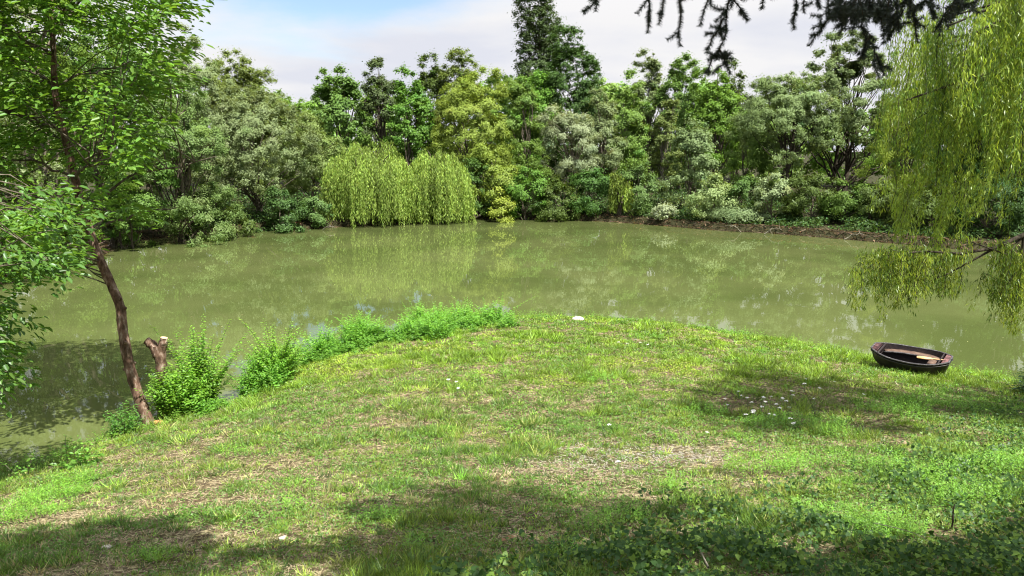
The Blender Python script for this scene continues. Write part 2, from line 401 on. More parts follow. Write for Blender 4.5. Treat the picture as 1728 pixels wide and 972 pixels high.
# left side, beyond the leaning tree
T('broadleaf_tree', 'tall mid green tree at the left edge of the photo, behind the leaning tree', 0, 40, -300, 380, MID, 1, bottom=.03)
T('broadleaf_tree', 'grey green tree standing outside the left edge, seen mirrored in the pond', -190, 33, -330, 420, GREY, 40, bottom=.03)
T('broadleaf_tree', 'dense green tree showing between the leaning trunk and the grey willows', 150, 47, 10, 250, (.10, .17, .045), 2, bottom=.05)
T('willow_tree', 'tall grey green willow whose top meets the sky at upper left', 300, 56, 22, 190, GREY, 3, style='airy', dens=1.3)
T('willow_tree', 'broad grey green willow overhanging the left bank beside the muddy landing', 285, 50, 135, 200, (.15, .21, .08), 4, bottom=.06)
T('willow_tree', 'pale fluffy willow with a dark forked limb, left of the weeping willows', 430, 60.5, 148, 230, GREY, 5, bottom=.10)
T('willow_tree', 'silvery round willow just left of the weeping willows', 520, 66, 188, 130, (.19, .235, .09), 6, bottom=.08)
T('oak_tree', 'olive green tree poking above the grey willows against the sky', 405, 78, 84, 150, OLV, 7, style='round')
T('oak_tree', 'small bright green crown sloping down to the sky gap at left', 478, 84, 150, 130, BRT, 8)
# middle
T('maple_tree', 'loose green tree first to the right of the sky gap', 572, 78, 110, 125, (.11, .18, .045), 9, style='airy', dens=1.4)
T('ash_tree', 'thin grey dark tree with gaps, behind and above the weeping willows', 640, 84, 98, 90, (.09, .115, .055), 10, style='airy', dens=1.2)
T('maple_tree', 'emerald green upright tree directly behind the two weeping willows', 690, 78, 112, 105, EMR, 11, bottom=.04)
T('oak_tree', 'dark tree top left of the pale olive dome on the skyline', 728, 98, 86, 80, DRK, 12)
T('oak_tree', 'pale olive dome on the skyline left of the tall poplar', 775, 96, 80, 105, OLV, 13)
T('willow_tree', 'big rounded yellow green willow dome in the middle of the far bank', 798, 75, 114, 165, YEL, 14, style='dome', bottom=.12, dens=1.15)
T('willow_tree', 'narrow olive yellow tree on the right flank of the yellow dome', 882, 79, 128, 90, (.165, .235, .065), 15, style='airy', bottom=.05, dens=1.5)
T('lombardy_poplar', 'tall dark columnar poplar reaching the top of the photo', 910, 104, -75, 80, (.070, .098, .040), 16, style='column', leaf=(.17, .10), dens=3.2, bottom=.04)
T('poplar_tree', 'dark bushy tree leaning on the right side of the tall poplar', 968, 94, 42, 135, (.060, .105, .030), 17, dens=1.2)
T('maple_tree', 'green tree top filling in at the foot of the tall poplar', 905, 92, 122, 110, (.12, .22, .04), 18)
T('willow_tree', 'silver leaved willow in front of the dark tree, right of centre', 962, 72, 178, 118, SILV, 19, bottom=.16)
T('willow_tree', 'slender silver green willow second to the right of centre', 1024, 75, 152, 82, GREY, 20, style='airy', dens=1.6, bottom=.08)
T('poplar_tree', 'yellowish slim tree rising behind the slender silver green willow', 1062, 84, 120, 80, (.16, .235, .06), 21, bark=BARKP, dens=1.1)
T('poplar_tree', 'pale grey crown standing highest between the dark tree and the spruce twigs', 1098, 88, 76, 84, (.17, .20, .10), 22, style='airy', dens=1.4, bark=BARKP)
T('poplar_tree', 'olive crown beside the pale grey highest one, pale bare stems below', 1150, 86, 92, 95, (.13, .20, .055), 23, style='airy', dens=1.4, bark=BARKP)
T('maple_tree', 'bright green upright tree below the hanging spruce tip', 1216, 82, 112, 112, BRT, 24, bottom=.08)
T('oak_tree', 'small black green crown far behind the bright green upright tree', 1248, 108, 98, 62, DRK, 25)
T('willow_tree', 'wide grey green willow with dark spreading limbs at right of the far bank', 1335, 67, 122, 215, (.175, .22, .105), 26, style='round', bottom=.22, dens=1.0, bark=BARKD)
T('poplar_tree', 'airy open tree with bare arching limbs and mistletoe balls', 1440, 70, 52, 230, (.15, .185, .09), 27, style='airy', bottom=.18, dens=.75, bark=BARKD)
T('willow_tree', 'yellow willow mass just left of the near hanging branches', 1545, 57, 158, 170, (.205, .245, .045), 28, style='dome', bottom=.15)
T('oak_tree', 'dark green tree behind the near weeping willow at the right edge', 1655, 54, 90, 210, (.07, .12, .03), 29, bottom=.04)
T('oak_tree', 'tall green tree at the very right edge behind the near willow', 1770, 50, 20, 200, (.08, .13, .035), 30, bottom=.04)
T('poplar_tree', 'pale stemmed young tree in the gap before the yellow trees, right of centre', 1128, 76, 165, 60, (.16, .19, .07), 31, style='airy', dens=1.5, bark=BARKP)
T('willow_tree', 'light green willow between the bright tree and the wide grey willow', 1262, 72, 190, 90, (.15, .22, .06), 32, bottom=.1)
# filler behind
for i, (px, D, top, w, c, lb) in enumerate([
    (60, 70, 60, 260, MID, 'dark green woodland tree far behind the left edge'),
    (230, 78, 90, 230, MID, 'woodland tree behind the tall upper left willow'),
    (400, 96, 150, 200, DRK, 'dark woodland tree filling in under the olive crown'),
    (545, 102, 185, 170, (.09, .15, .04), 'low green woodland tree in the bottom of the sky gap'),
    (650, 102, 150, 150, DRK, 'dark woodland tree behind the emerald one'),
    (850, 112, 140, 180, MID, 'woodland tree behind the yellow dome'),
    (1040, 108, 150, 170, (.09, .15, .035), 'woodland tree behind the slim yellowish tree'),
    (1190, 112, 150, 170, DRK, 'dark woodland tree behind the bright upright tree'),
    (1320, 98, 185, 200, (.10, .15, .04), 'woodland tree behind the wide grey willow'),
    (1460, 92, 200, 200, (.08, .14, .03), 'woodland tree low behind the airy mistletoe tree'),
    (1600, 84, 130, 220, (.09, .14, .04), 'woodland tree behind the yellow willow mass at right'),
    (1760, 76, 90, 220, MID, 'woodland tree farthest to the right')]):
    T('woodland_tree', lb, px, D, top - 14, w, (.17, .27, .06) if i % 2 else (.20, .28, .08), 60 + i, bottom=.02, leaf=(.26, .15), dens=.8)
# shrubs at the foot of the far bank
shr = [
    (215, 46.5, 300, 120, (.12, .19, .05), 'bright green shrub above the bare earth at the left landing'),
    (330, 50.5, 318, 120, (.17, .22, .09), 'pale shrub leaning over the water left of the forked willow'),
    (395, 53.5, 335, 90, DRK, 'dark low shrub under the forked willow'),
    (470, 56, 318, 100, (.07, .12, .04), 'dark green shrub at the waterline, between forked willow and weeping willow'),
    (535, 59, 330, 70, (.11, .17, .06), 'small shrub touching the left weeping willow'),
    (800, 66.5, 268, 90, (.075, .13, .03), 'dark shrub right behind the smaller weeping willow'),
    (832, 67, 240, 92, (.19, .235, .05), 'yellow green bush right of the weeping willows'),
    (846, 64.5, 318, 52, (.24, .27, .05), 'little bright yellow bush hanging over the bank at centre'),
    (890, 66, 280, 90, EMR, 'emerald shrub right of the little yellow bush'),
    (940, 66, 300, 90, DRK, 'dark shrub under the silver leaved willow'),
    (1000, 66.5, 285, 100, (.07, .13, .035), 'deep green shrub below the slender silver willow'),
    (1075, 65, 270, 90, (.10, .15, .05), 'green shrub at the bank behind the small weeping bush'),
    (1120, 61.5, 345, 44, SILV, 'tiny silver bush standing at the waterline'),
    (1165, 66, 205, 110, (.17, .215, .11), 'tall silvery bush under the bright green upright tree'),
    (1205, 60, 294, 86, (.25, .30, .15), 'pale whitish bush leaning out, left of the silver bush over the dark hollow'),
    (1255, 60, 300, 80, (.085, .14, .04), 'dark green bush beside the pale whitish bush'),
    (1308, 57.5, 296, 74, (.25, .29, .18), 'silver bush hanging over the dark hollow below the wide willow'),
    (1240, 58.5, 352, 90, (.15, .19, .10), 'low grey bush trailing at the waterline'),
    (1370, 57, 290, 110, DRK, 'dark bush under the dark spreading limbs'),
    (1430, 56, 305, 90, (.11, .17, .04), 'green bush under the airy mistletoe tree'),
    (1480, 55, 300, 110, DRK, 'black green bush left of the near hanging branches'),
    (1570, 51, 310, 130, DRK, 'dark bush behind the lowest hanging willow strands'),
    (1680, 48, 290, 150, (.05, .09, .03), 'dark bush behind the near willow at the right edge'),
    (90, 38.5, 330, 150, MID, 'green shrub on the left bank behind the leaning trunk'),
    (-20, 34, 300, 170, MID, 'green shrub at the left edge above the water'),
    (650, 68, 300, 120, (.07, .13, .03), 'dark shrub inside the gap behind the larger weeping willow'),
]
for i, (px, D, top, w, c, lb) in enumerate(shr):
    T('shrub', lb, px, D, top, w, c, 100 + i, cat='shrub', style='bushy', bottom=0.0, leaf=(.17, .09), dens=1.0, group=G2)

# mistletoe balls in the airy tree
for i, (px, py, D, rr, lb) in enumerate([(1415, 132, 69, 1.05, 'larger mistletoe ball high in the airy tree'), (1440, 118, 69.5, .75, 'smaller mistletoe ball right of the larger one'), (1352, 205, 66, .4, 'small mistletoe ball in the wide grey willow')]):
    r = rngof(300 + i); c = at_depth(px, py, D); b = Bag()
    n = 3800; d = unit(r.normal(size=(n, 3))); P = c + d * rr * r.random((n, 1)) ** .5
    b.leaves(T_DIA, P, unit(d + r.normal(0, .4, (n, 3))), unit(r.normal(size=(n, 3))), .16, .08, jit(r, (.045, .07, .018), n))
    o = b.build('mistletoe', LEAF, loc=c); tag(o, lb, 'mistletoe', 'mistletoe balls')

# weeping willows on the far bank
def weeping(label, px, D, top, w, seed, col, nstr=620, zlow=.05, name='weeping_willow', leaf=(.26, .05), group=G1, step=.16):
    r = rngof(seed); x, z0, h, wd = fit_tree(px, D, top, w); rx = wd / 2; base = np.array([x, D, z0]); t = thing(name, label, 'willow tree', base, group)
    # several domed heads, each with strands spilling from it
    heads = []
    for i in range(19):
        th = r.uniform(0, 6.28); f = r.uniform(.15, .88)
        heads.append((x + math.cos(th) * rx * f, D + math.sin(th) * rx * f, z0 + h * (r.uniform(.66, 1.0) - .30 * f ** 1.5), rx * r.uniform(.14, .36)))
    heads.append((x + rx * r.uniform(-.3, .3), D, z0 + h - .2, rx * .2))
    b = Bag(); tb = Bag(); P = []; U = []; Cc = []
    tp = polycurve((x, D, z0 - .3), (x, D, z0 + h * .6), 6, 0, r); tb.tube(tp, np.linspace(.28, .14, 6), 8)
    for hd in heads: tb.tube(polycurve(tp[r.integers(2, 6)], hd[:3], 7, .10, r, .04), np.linspace(.12, .03, 7), 5)
    nl_ = max(14, nstr // 9); th0 = r.uniform(0, 6.28, nl_); q0 = r.random(nl_) ** .5; lj = r.normal(0, .055, nl_); lcol = r.normal(0, .17, nl_); lend = np.abs(r.normal(0, .11, nl_)); lrad = r.uniform(.05, .17, nl_)
    for s in range(nstr):
        k0 = r.integers(nl_); th = th0[k0]; sx, sy = x + math.cos(th) * rx * q0[k0] * .93 + r.normal(0, lrad[k0] * rx), D + math.sin(th) * rx * q0[k0] * .93 + r.normal(0, lrad[k0] * rx)
        q = min(1.1, math.hypot(sx - x, sy - D) / rx); dq = math.hypot(sx - x - math.cos(th) * rx * q0[k0] * .93, sy - D - math.sin(th) * rx * q0[k0] * .93) / rx
        lum_ = lcol[k0] / 1.2; lum_e = float(fbm(np.array([sx]), np.array([sy]), rx * .5, seed % 50, 3)[0]) - .5
        sz = z0 + h * (.98 - .42 * q ** 1.9 + lj[k0] + lum_e * .35 - 1.2 * dq ** 2 * 2); hd = (0, 0, 0, rx * .2)
        endz = max(zlow, z0 * .2) + (abs(r.normal(0, .05)) + (lend[k0] if q > .55 else 0)) * h + (r.random() < .3) * r.uniform(0, .4) * h
        if sz - endz < .5: endz = sz - .5
        ln = sz - endz; n = int(ln / step) + 3; tt = np.linspace(0, 1, n)
        ox = math.cos(th) * hd[3] * .5; oy = math.sin(th) * hd[3] * .5
        px_ = sx + ox * (1 - np.exp(-tt * 4)) + .05 * np.sin(tt * 9 + s); py_ = sy + oy * (1 - np.exp(-tt * 4)) + .05 * np.cos(tt * 7 + s)
        pz = sz + .25 * np.sin(np.minimum(tt * 5, 3.14)) * .6 - ln * tt
        k = 3
        p = np.repeat(np.stack([px_, py_, pz], 1), k, 0) + r.normal(0, .085, (n * k, 3))
        u = np.tile([0, 0, -1.0], (n * k, 1)) + r.normal(0, .32, (n * k, 3)); cs = math.exp(r.normal(0, .20) + lum_ * 1.2)
        P.append(p); U.append(u); Cc.append(jit(r, np.array(col) * cs, n * k, .14, .06))
    P = np.concatenate(P); U = np.concatenate(U); Cc = np.concatenate(Cc); m = len(P); NLEAF[0] += m
    Nn = unit(P - np.array([x, D, z0 + h * .5])) * .6 + r.normal(0, .5, (m, 3)) + np.array([0, 0, .35])
    b.leaves(T_DIA, P, U, Nn, r.uniform(.7, 1.3, m) * leaf[0], leaf[1] * r.uniform(.8, 1.3, m), Cc)
    b.build('crown', LEAF, t, loc=base); tb.build('trunk', BARK, t, loc=base, smooth=True); return t
WW = (.225, .325, .065)
weeping('larger left one of the two yellow green weeping willows trailing in the water', 622, 62.5, 236, 150, 401, WW, 1000, leaf=(.24, .055))
weeping('smaller right one of the two yellow green weeping willows trailing in the water', 737, 64, 250, 112, 402, WW, 620, leaf=(.24, .055))
weeping('small weeping bush with drooping tips at the bank, right of centre', 1045, 65, 288, 50, 403, (.17, .24, .04), 170, .9, name='weeping_willow', leaf=(.24, .075))

# undergrowth on the far bank, one dark mass of ivy and bramble
r = rngof(500); n = 230000
xs = r.uniform(-46, 48, n * 2); ys = r.uniform(28, 88, n * 2); d = sdist(xs, ys)
k = (d > .65) & (d < 26) & (r.random(len(d)) < np.exp(-np.maximum(d - 2, 0) / 9)) & (fbm(xs, ys, 2.5, 31) > .36); xs, ys, d = xs[k][:n], ys[k][:n], d[k][:n]; n = len(xs)
hh = (.15 + .9 * fbm(xs, ys, 1.8, 33) * sstep(.5, 2.5, d)) * r.random(n) ** .5
P = np.stack([xs, ys, height(xs, ys, d) + hh], 1); b = Bag()
Nn = np.array([0, 0, 1.]) + r.normal(0, .6, (n, 3)); U = np.cross(Nn, r.normal(size=(n, 3)))
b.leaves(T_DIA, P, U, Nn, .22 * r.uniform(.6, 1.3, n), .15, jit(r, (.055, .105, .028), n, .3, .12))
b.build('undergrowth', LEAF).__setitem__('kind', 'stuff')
# litter and roots along the far waterline
r = rngof(501); b = Bag(); n = 16000; idx = r.integers(0, len(POND), n * 2); q = POND[idx] + r.normal(0, .5, (n * 2, 2)); q = q[(q[:, 1] > 29)]; dq = sdist(q[:, 0], q[:, 1]); q = q[(dq > -.1) & (dq < .8)]; n = len(q)
P = np.stack([q[:, 0], q[:, 1], np.maximum(height(q[:, 0], q[:, 1]), 0) + .03], 1); U = r.normal(size=(n, 3)) * np.array([1, 1, .25])
b.leaves(T_SLIV, P, U, np.tile([0, 0, 1.], (n, 1)) + r.normal(0, .3, (n, 3)), r.uniform(.12, .6, n), .05, jit(r, (.12, .082, .055), n, .5, .1))
b.build('bank_litter', LEAF).__setitem__('kind', 'stuff')
#@@NEAR
# ------------------------------------------------------------------ NEAR: lawn and its plants (one mass each)
def proj(P):
    q = P - EYE; zc = q @ FWD; return 864 + F * q[:, 0] / zc, 486 - F * (q @ UP) / zc
SPOTS = [(1225, 683, .85, .5, 1.6), (690, 760, 1.4, .5, .35), (920, 800, 1.0, .35, .45), (500, 790, 1.1, .5, .35), (620, 850, .7, .4, .4), (870, 905, .45, .3, .45), (300, 905, .9, .35, .4), (560, 720, 1.2, .5, .3),
         (120, 870, .5, .25, .5), (1060, 780, 1.5, .6, .40), (1130, 760, 1.0, .5, .35), (740, 710, 1.8, .7, .3), (640, 620, .5, .4, .45), (380, 850, .7, .3, .5), (1450, 745, .5, .3, .2)]
SPW = [(on_ground(a, b)[:2], c, d, e) for a, b, c, d, e in SPOTS]
def dryness(x, y):
    v = (fbm(x, y, 2.4, 11) - .5) * 1.5 + (fbm(x, y, .55, 14, 3) - .5) * 1.3 + .20
    v = v - .50 * sstep(16, 20, y) + .16 * sstep(13, 8, y) - .5 * sstep(3.0, 6.5, x) * sstep(14, 10, y) - .15 * sstep(5, 9, x)
    for (cx_, cy_), a_, b_, e in SPW: v = v + e * np.exp(-((x - cx_) / a_) ** 2 - ((y - cy_) / b_) ** 2)
    return np.clip(v, 0, 1)
def lawn_pts(r, n, y0=3.6, y1=28.5, pw=1.5, right=1.05):
    u = r.random(n); a_, b_ = y0 ** (2 - pw), y1 ** (2 - pw)
    y = (a_ + (b_ - a_) * u) ** (1 / (2 - pw)); x = (r.random(n) * 2 - 1) * (.72 * y + 1.0) * right; return x, y
r = rngof(601)
nt_ = 68000; x, y = lawn_pts(r, nt_); d = sdist(x, y); dr = dryness(x, y); fine = fbm(x, y, .22, 15, 2)
k = (d > .03) & (r.random(nt_) > dr * .95) & (fine > .36); x, y, d, dr, fine = x[k], y[k], d[k], dr[k], fine[k]; kk = d > .04 + .22 * fbm(x, y, .5, 19, 2) ** 2; x, y, d, dr, fine = x[kk], y[kk], d[kk], dr[kk], fine[kk]; nt_ = len(x); kb = 15
tall = fbm(x, y, .7, 21, 3); lush = sstep(.50, .72, tall); sc = (y / 6.0) ** .55; z = height(x, y, d)
tn = np.where((r.random(nt_) < .06 + .40 * dr)[:, None], np.array([.42, .37, .18]), np.array([.15, .30, .035]))
yel = sstep(.40, .64, fbm(x, y, 2.6, 25))[:, None]; tn = tn * (1 - yel * .6) + np.array([.29, .40, .05]) * yel * .6
gb_ = (r.random(nt_) < .22)[:, None]; tn = np.where(gb_, np.array([.11, .22, .045]), tn)
far_ = sstep(13, 18, y)[:, None]; tn = tn * (1 - .65 * far_) + np.array([.29, .47, .04]) * .65 * far_
tn = 1.12 * tn * np.exp(r.normal(0, .42, (nt_, 1))) * jit(r, (1, 1, 1), nt_, .02, .14)
rp_ = lambda v: np.repeat(v, kb, 0)
n = nt_ * kb; off = r.normal(0, 1, (n, 2)) * (.030 * rp_(sc))[:, None]; hx = rp_((.022 + .065 * lush + .035 * r.random(nt_) ** 2) * sc * (1 - .35 * sstep(18, 22, y)) * (.6 + .8 * fine))
P = np.stack([rp_(x) + off[:, 0], rp_(y) + off[:, 1], rp_(z) - .006], 1)
U = np.stack([off[:, 0] * 22 / rp_(sc) + r.normal(0, .4, n), off[:, 1] * 22 / rp_(sc) + r.normal(0, .4, n), r.uniform(.35, 1.2, n)], 1); Nn = r.normal(size=(n, 3)) * .6 + np.array([0, -.2, .6])
ln = hx * r.uniform(.6, 1.4, n); wd = .0062 * rp_(sc) * r.uniform(.7, 1.3, n) * (1 + .5 * sstep(16, 22, rp_(y))); base = rp_(tn) * jit(r, (1, 1, 1), n, .20, .06)
b = Bag(); b.leaves(T_BLADE, P, U, Nn, ln, wd, base); b.build('grass', GRASSM)['kind'] = 'stuff'

# small round-leaved weeds and clover among the grass
r = rngof(602); n = 330000
x, y = lawn_pts(r, n); d = sdist(x, y); c1 = fbm(x, y, .9, 41, 4); dr = dryness(x, y)
k = (d > .05) & (r.random(n) < sstep(.36, .62, c1) * 1.0) & (r.random(n) > dr * .8); x, y, d, c1 = x[k], y[k], d[k], c1[k]; n = len(x)
sc = (y / 6.0) ** .55; z = height(x, y, d) + (.012 + .05 * sstep(.5, .75, c1) * r.random(n)) * sc
P = np.stack([x, y, z], 1); Nn = np.array([0, 0, 1.]) + r.normal(0, .55, (n, 3)); U = np.cross(Nn, r.normal(size=(n, 3)))
col = np.array([.13, .27, .035]) * jit(r, (1, 1, 1), n, .28, .12); f_ = (sstep(.45, .62, fbm(x, y, 2.2, 47)) * sstep(13, 18, y))[:, None]; col = col * (1 - f_ * .6) + np.array([.38, .44, .04]) * f_ * .6
b = Bag(); b.leaves(T_DIA, P, U, Nn, .024 * sc * r.uniform(.6, 1.4, n), .017 * sc, col); b.build('clover', GRASSM)['kind'] = 'stuff'

# dead straw, chips and fallen leaves
r = rngof(603); n = 170000
x, y = lawn_pts(r, n, y1=24); d = sdist(x, y); dr = dryness(x, y); k = (d > .1) & (r.random(n) < .15 + dr); x, y, d = x[k], y[k], d[k]; n = len(x)
P = np.stack([x, y, height(x, y, d) + .006], 1); U = r.normal(size=(n, 3)) * np.array([1, 1, .12]); Nn = np.array([0, 0, 1.]) + r.normal(0, .3, (n, 3))
px_, py_ = proj(P); grey = np.exp(-((px_ - 1060) / 190) ** 2 - ((py_ - 765) / 32) ** 2)[:, None]
brn = np.exp(-((px_ - 1225) / 60) ** 2 - ((py_ - 683) / 24) ** 2); col = np.where((r.random(n) < .3 + .7 * brn)[:, None], np.array([.16, .10, .06]), np.array([.46, .39, .24])) * (1 - grey) + np.array([.50, .49, .44]) * grey
b = Bag(); sc = (y / 6) ** .5; b.leaves(T_SLIV, P, U, Nn, .05 * sc * r.uniform(.4, 1.5, n), .006 * sc * r.uniform(.6, 2.2, n), col * jit(r, (1, 1, 1), n, .25, .05)); b.build('dry_litter', GRASSM)['kind'] = 'stuff'

# lush feathery mounds (right, middle and along the bottom)
MOUNDS = [(1250, 800, .34, .30), (1335, 800, .30, .26), (1410, 790, .38, .26), (1480, 795, .36, .24), (1560, 815, .36, .22), (1140, 830, .40, .16), (1400, 735, .40, .16), (1000, 900, .34, .20), (1060, 880, .26, .14), (800, 642, .42, .14), (850, 634, .30, .10), (960, 940, .3, .14),
          (400, 770, .26, .13), (655, 560, .5, .2), (490, 860, .2, .12), (70, 850, .4, .14), (30, 880, .3, .14), (120, 820, .35, .12), (1640, 850, .35, .16), (700, 930, .2, .1), (1190, 700, .5, .12), (1320, 720, .5, .12), (1700, 800, .5, .2), (1500, 700, .6, .18), (1600, 690, .6, .2), (250, 950, .25, .12), (640, 880, .2, .1), (1480, 900, .4, .16), (1090, 570, .6, .06), (990, 640, .5, .06)]
b = Bag(); r = rngof(604); n = 260000
x, y = lawn_pts(r, n, 3.8, 26, pw=1.5); amp = np.zeros(n); hgt_f = np.zeros(n)
for px, py, rad, hh in MOUNDS:
    c = on_ground(px, py); w_ = np.exp(-((x - c[0]) / (rad * 1.5)) ** 2 - ((y - c[1]) / (rad * 1.1)) ** 2); amp = np.maximum(amp, w_); hgt_f = np.maximum(hgt_f, w_ * hh)
nz_ = fbm(x, y, .55, 71, 4); nz2 = fbm(x, y, 1.6, 73, 3); fld = amp * .75 + (nz_ - .5) * 1.0 + (nz2 - .5) * .35
pr_ = sstep(.34, .62, fld) + .55 * sstep(.60, .74, nz2 * .5 + nz_ * .5); k = (r.random(n) < pr_ * .62) & (sdist(x, y) > .12); x, y, hgt_f, fld, nz_ = x[k], y[k], hgt_f[k], fld[k], nz_[k]
zb = height(x, y); hg = (.035 + 1.35 * hgt_f * sstep(.2, .8, fld + .2) + .05 * r.random(len(x))) * r.uniform(.55, 1.25, len(x)) * (.6 + .8 * nz_)
m = 10; t = np.tile(np.linspace(.2, 1, m), (len(x), 1)); ln_ = r.normal(0, .28, (len(x), 2, 1))
P = np.stack([x[:, None] + ln_[:, 0] * hg[:, None] * t, y[:, None] + ln_[:, 1] * hg[:, None] * t, zb[:, None] + hg[:, None] * t], -1).reshape(-1, 3); k = len(P)
a_ = r.uniform(0, 6.28, k); U = np.stack([np.cos(a_), np.sin(a_), r.uniform(-.1, .9, k)], 1); dist = (np.repeat(y, m) / 7) ** .5
cs = np.repeat(np.exp(r.normal(0, .18, len(x))), m)[:, None]; b.leaves(T_DIA, P, U, np.array([0, 0, 1.]) + r.normal(0, .35, (k, 3)), .027 * dist * r.uniform(.7, 1.3, k), .0085 * dist, jit(r, (.16, .34, .035), k, .14, .08) * cs)
b.build('feathery_weeds', GRASSM)['kind'] = 'stuff'

# ivy carpet at the lower right
r = rngof(605); n = 130000
x, y = lawn_pts(r, n, 3.6, 19, pw=1.7); k = x > -.6; x, y = x[k], y[k]; d = sdist(x, y); P = np.stack([x, y, height(x, y, d)], 1); px_, py_ = proj(P)
line = np.interp(px_, [780, 900, 1050, 1250, 1450, 1600, 1728, 1900], [990, 930, 880, 845, 800, 720, 650, 640])
m = sstep(-35, 60, py_ - line) * (.10 + .90 * sstep(.40, .56, fbm(x, y, .5, 51))); k = (r.random(len(x)) < m) & (d > .1); x, y, P, d = x[k], y[k], P[k], d[k]; n = len(x)
P[:, 2] += .02 + .26 * sstep(.3, .75, fbm(x, y, .6, 55)) * r.random(n) ** .5
Nn = np.array([-.12, -.28, 1.]) + r.normal(0, .6, (n, 3)); U = np.cross(Nn, r.normal(size=(n, 3)))
b = Bag(); s_ = r.uniform(.55, 1.35, n); col = np.where((r.random(n) < .3)[:, None], np.array([.19, .32, .055]), np.array([.055, .125, .03]))
b.leaves(T_IVY, P, U, Nn, .044 * s_, .05 * s_, col * jit(r, (1, 1, 1), n, .25, .08)); b.build('ivy', IVYM)['kind'] = 'stuff'

# leafy shoots, used for bank weeds and bushes
def shoots(b, tb, r, bx, by, bz, hgt, lean, ll, lw, col, gap=.05, stem=.004, T=T_LEAF, per=2, start=.1, droop=.25):
    m = max(3, int(hgt / gap)); t = np.linspace(start, 1, m)
    cx_ = bx + lean[0] * hgt * t ** 1.5; cy_ = by + lean[1] * hgt * t ** 1.5; cz_ = bz + hgt * t * (1 - .15 * np.hypot(*lean) * t)
    C = np.repeat(np.stack([cx_, cy_, cz_], 1), per, 0); k = len(C); a_ = np.tile(np.arange(per) * 2 * np.pi / per, m) + np.repeat(np.arange(m) * 1.57 + r.uniform(0, 3), per) + r.normal(0, .25, k)
    U = np.stack([np.cos(a_), np.sin(a_), r.uniform(-droop, .5, k)], 1); sz = np.repeat(1 - .55 * t ** 2, per) * r.uniform(.7, 1.25, k)
    b.leaves(T, C, U, np.array([0, 0, 1.]) + r.normal(0, .25, (k, 3)), ll * sz, lw * sz, jit(r, col, k, .16, .07))
    if tb is not None: tb.tube(np.stack([np.r_[bx, cx_[::3]], np.r_[by, cy_[::3]], np.r_[bz - .03, cz_[::3]]], 1), stem, 3, (.10, .12, .04))
def in_px(px, py): return on_ground(px, py)
b = Bag(); tb = Bag(); r = rngof(606); cand = []
for i in range(len(near) - 1):
    (ax, ay), (bx_, by_) = near[i], near[i + 1]
    if bx_ < 390 or ax > 770: continue
    a_ = np.array(at_z(ax, ay)[:2]); c_ = np.array(at_z(bx_, by_)[:2]); L_ = np.linalg.norm(c_ - a_)
    for s in range(int(L_ * 620)):
        q = a_ + (c_ - a_) * r.random() + r.normal(0, .12, 2); q[0] += 0; inl = r.random() ** 1.1 * (2.9 if 560 < ax < 760 else 1.3 if ax > 500 else .6)
        nrm = np.array([(c_ - a_)[1], -(c_ - a_)[0]]) / L_; q = q + nrm * inl; cand.append((q[0], q[1], inl))
cand = np.array(cand); dd = sdist(cand[:, 0], cand[:, 1]); hz = height(cand[:, 0], cand[:, 1], dd)
nzv = fbm(cand[:, 0], cand[:, 1], .8, 61, 3)
for (qx, qy, inl), dk, hk, nv in zip(cand, dd, hz, nzv):
    if nv < .43: continue
    shoots(b, None, r, qx, qy, max(hk, 0), (.10 + 1.7 * max(0, nv - .42)) * r.uniform(.45, 1.4), r.normal(0, .38, 2), .10, .06, np.array([.15, .33, .045]) * math.exp((nv - .5) * .8), gap=.05, per=2)
b.build('bank_weeds', LEAFN)['kind'] = 'stuff'
# low weeds trailing along the rest of the shore line
b = Bag(); r = rngof(607)
for px, py in [(20, 808), (60, 800), (95, 790), (150, 770), (200, 755), (300, 722), (350, 712), (390, 700), (860, 545), (880, 548), (930, 545), (1010, 548), (1090, 556), (1180, 568), (1260, 580), (1350, 592), (1420, 600), (1640, 648), (1680, 655), (1715, 662)]:
    c = at_z(px, py); 
    for s in range(26):
        q = c[:2] + r.normal(0, .35, 2) * np.array([1.4, .6]); dk = sdist([q[0]], [q[1]])[0]
        if dk < -.05: continue
        shoots(b, None, r, q[0], q[1], g(*q), r.uniform(.08, .34), r.normal(0, .3, 2), .07, .03, np.array([.18, .36, .05]), gap=.045)
b.build('shore_weeds', LEAFN)['kind'] = 'stuff'

# ------------------------------------------------------------------ single bushes on the near bank
def bush(name, label, cat, spots, seed, ll, lw, col, group='leafy plants on the near bank', T=T_LEAF, gap=.055):
    r = rngof(seed); c = np.array(spots[0][:2]); base = (c[0], c[1], max(0, g(*c))); t = thing(name, label, cat, base, group)
    b = Bag(); tb = Bag()
    for (x0, y0, rad, hh, n) in spots:
        for s in range(n):
            th = r.uniform(0, 6.28); q = r.random() ** .6; bx, by = x0 + math.cos(th) * rad * q * .75, y0 + math.sin(th) * rad * q * .6
            lean = np.array([math.cos(th), math.sin(th)]) * .45 * q + r.normal(0, .17, 2)
            bz = max(0, g(bx, by)) - .02
            shoots(b, tb if s % 2 == 0 else None, r, bx, by, bz, hh * (1 - .3 * q * q) * r.uniform(.4, 1.1), lean, ll, lw, np.array(col) * math.exp(r.normal(0, .14)), gap=gap, T=T)
    b.build('foliage', LEAFN, t, loc=base)
    if len(tb.V) > 12:
        tb.build('stems', BARK, t, loc=base)['kind'] = 'stuff'
    else:
        off = 0
        for V_, Q_, C_ in zip(tb.V, tb.Q, tb.C):
            one = Bag(); one.add(V_, Q_ - off, C_); off += len(V_); one.build('stem', BARK, t, loc=base)
    return t
q = on_ground(300, 702); q2 = on_ground(312, 700)
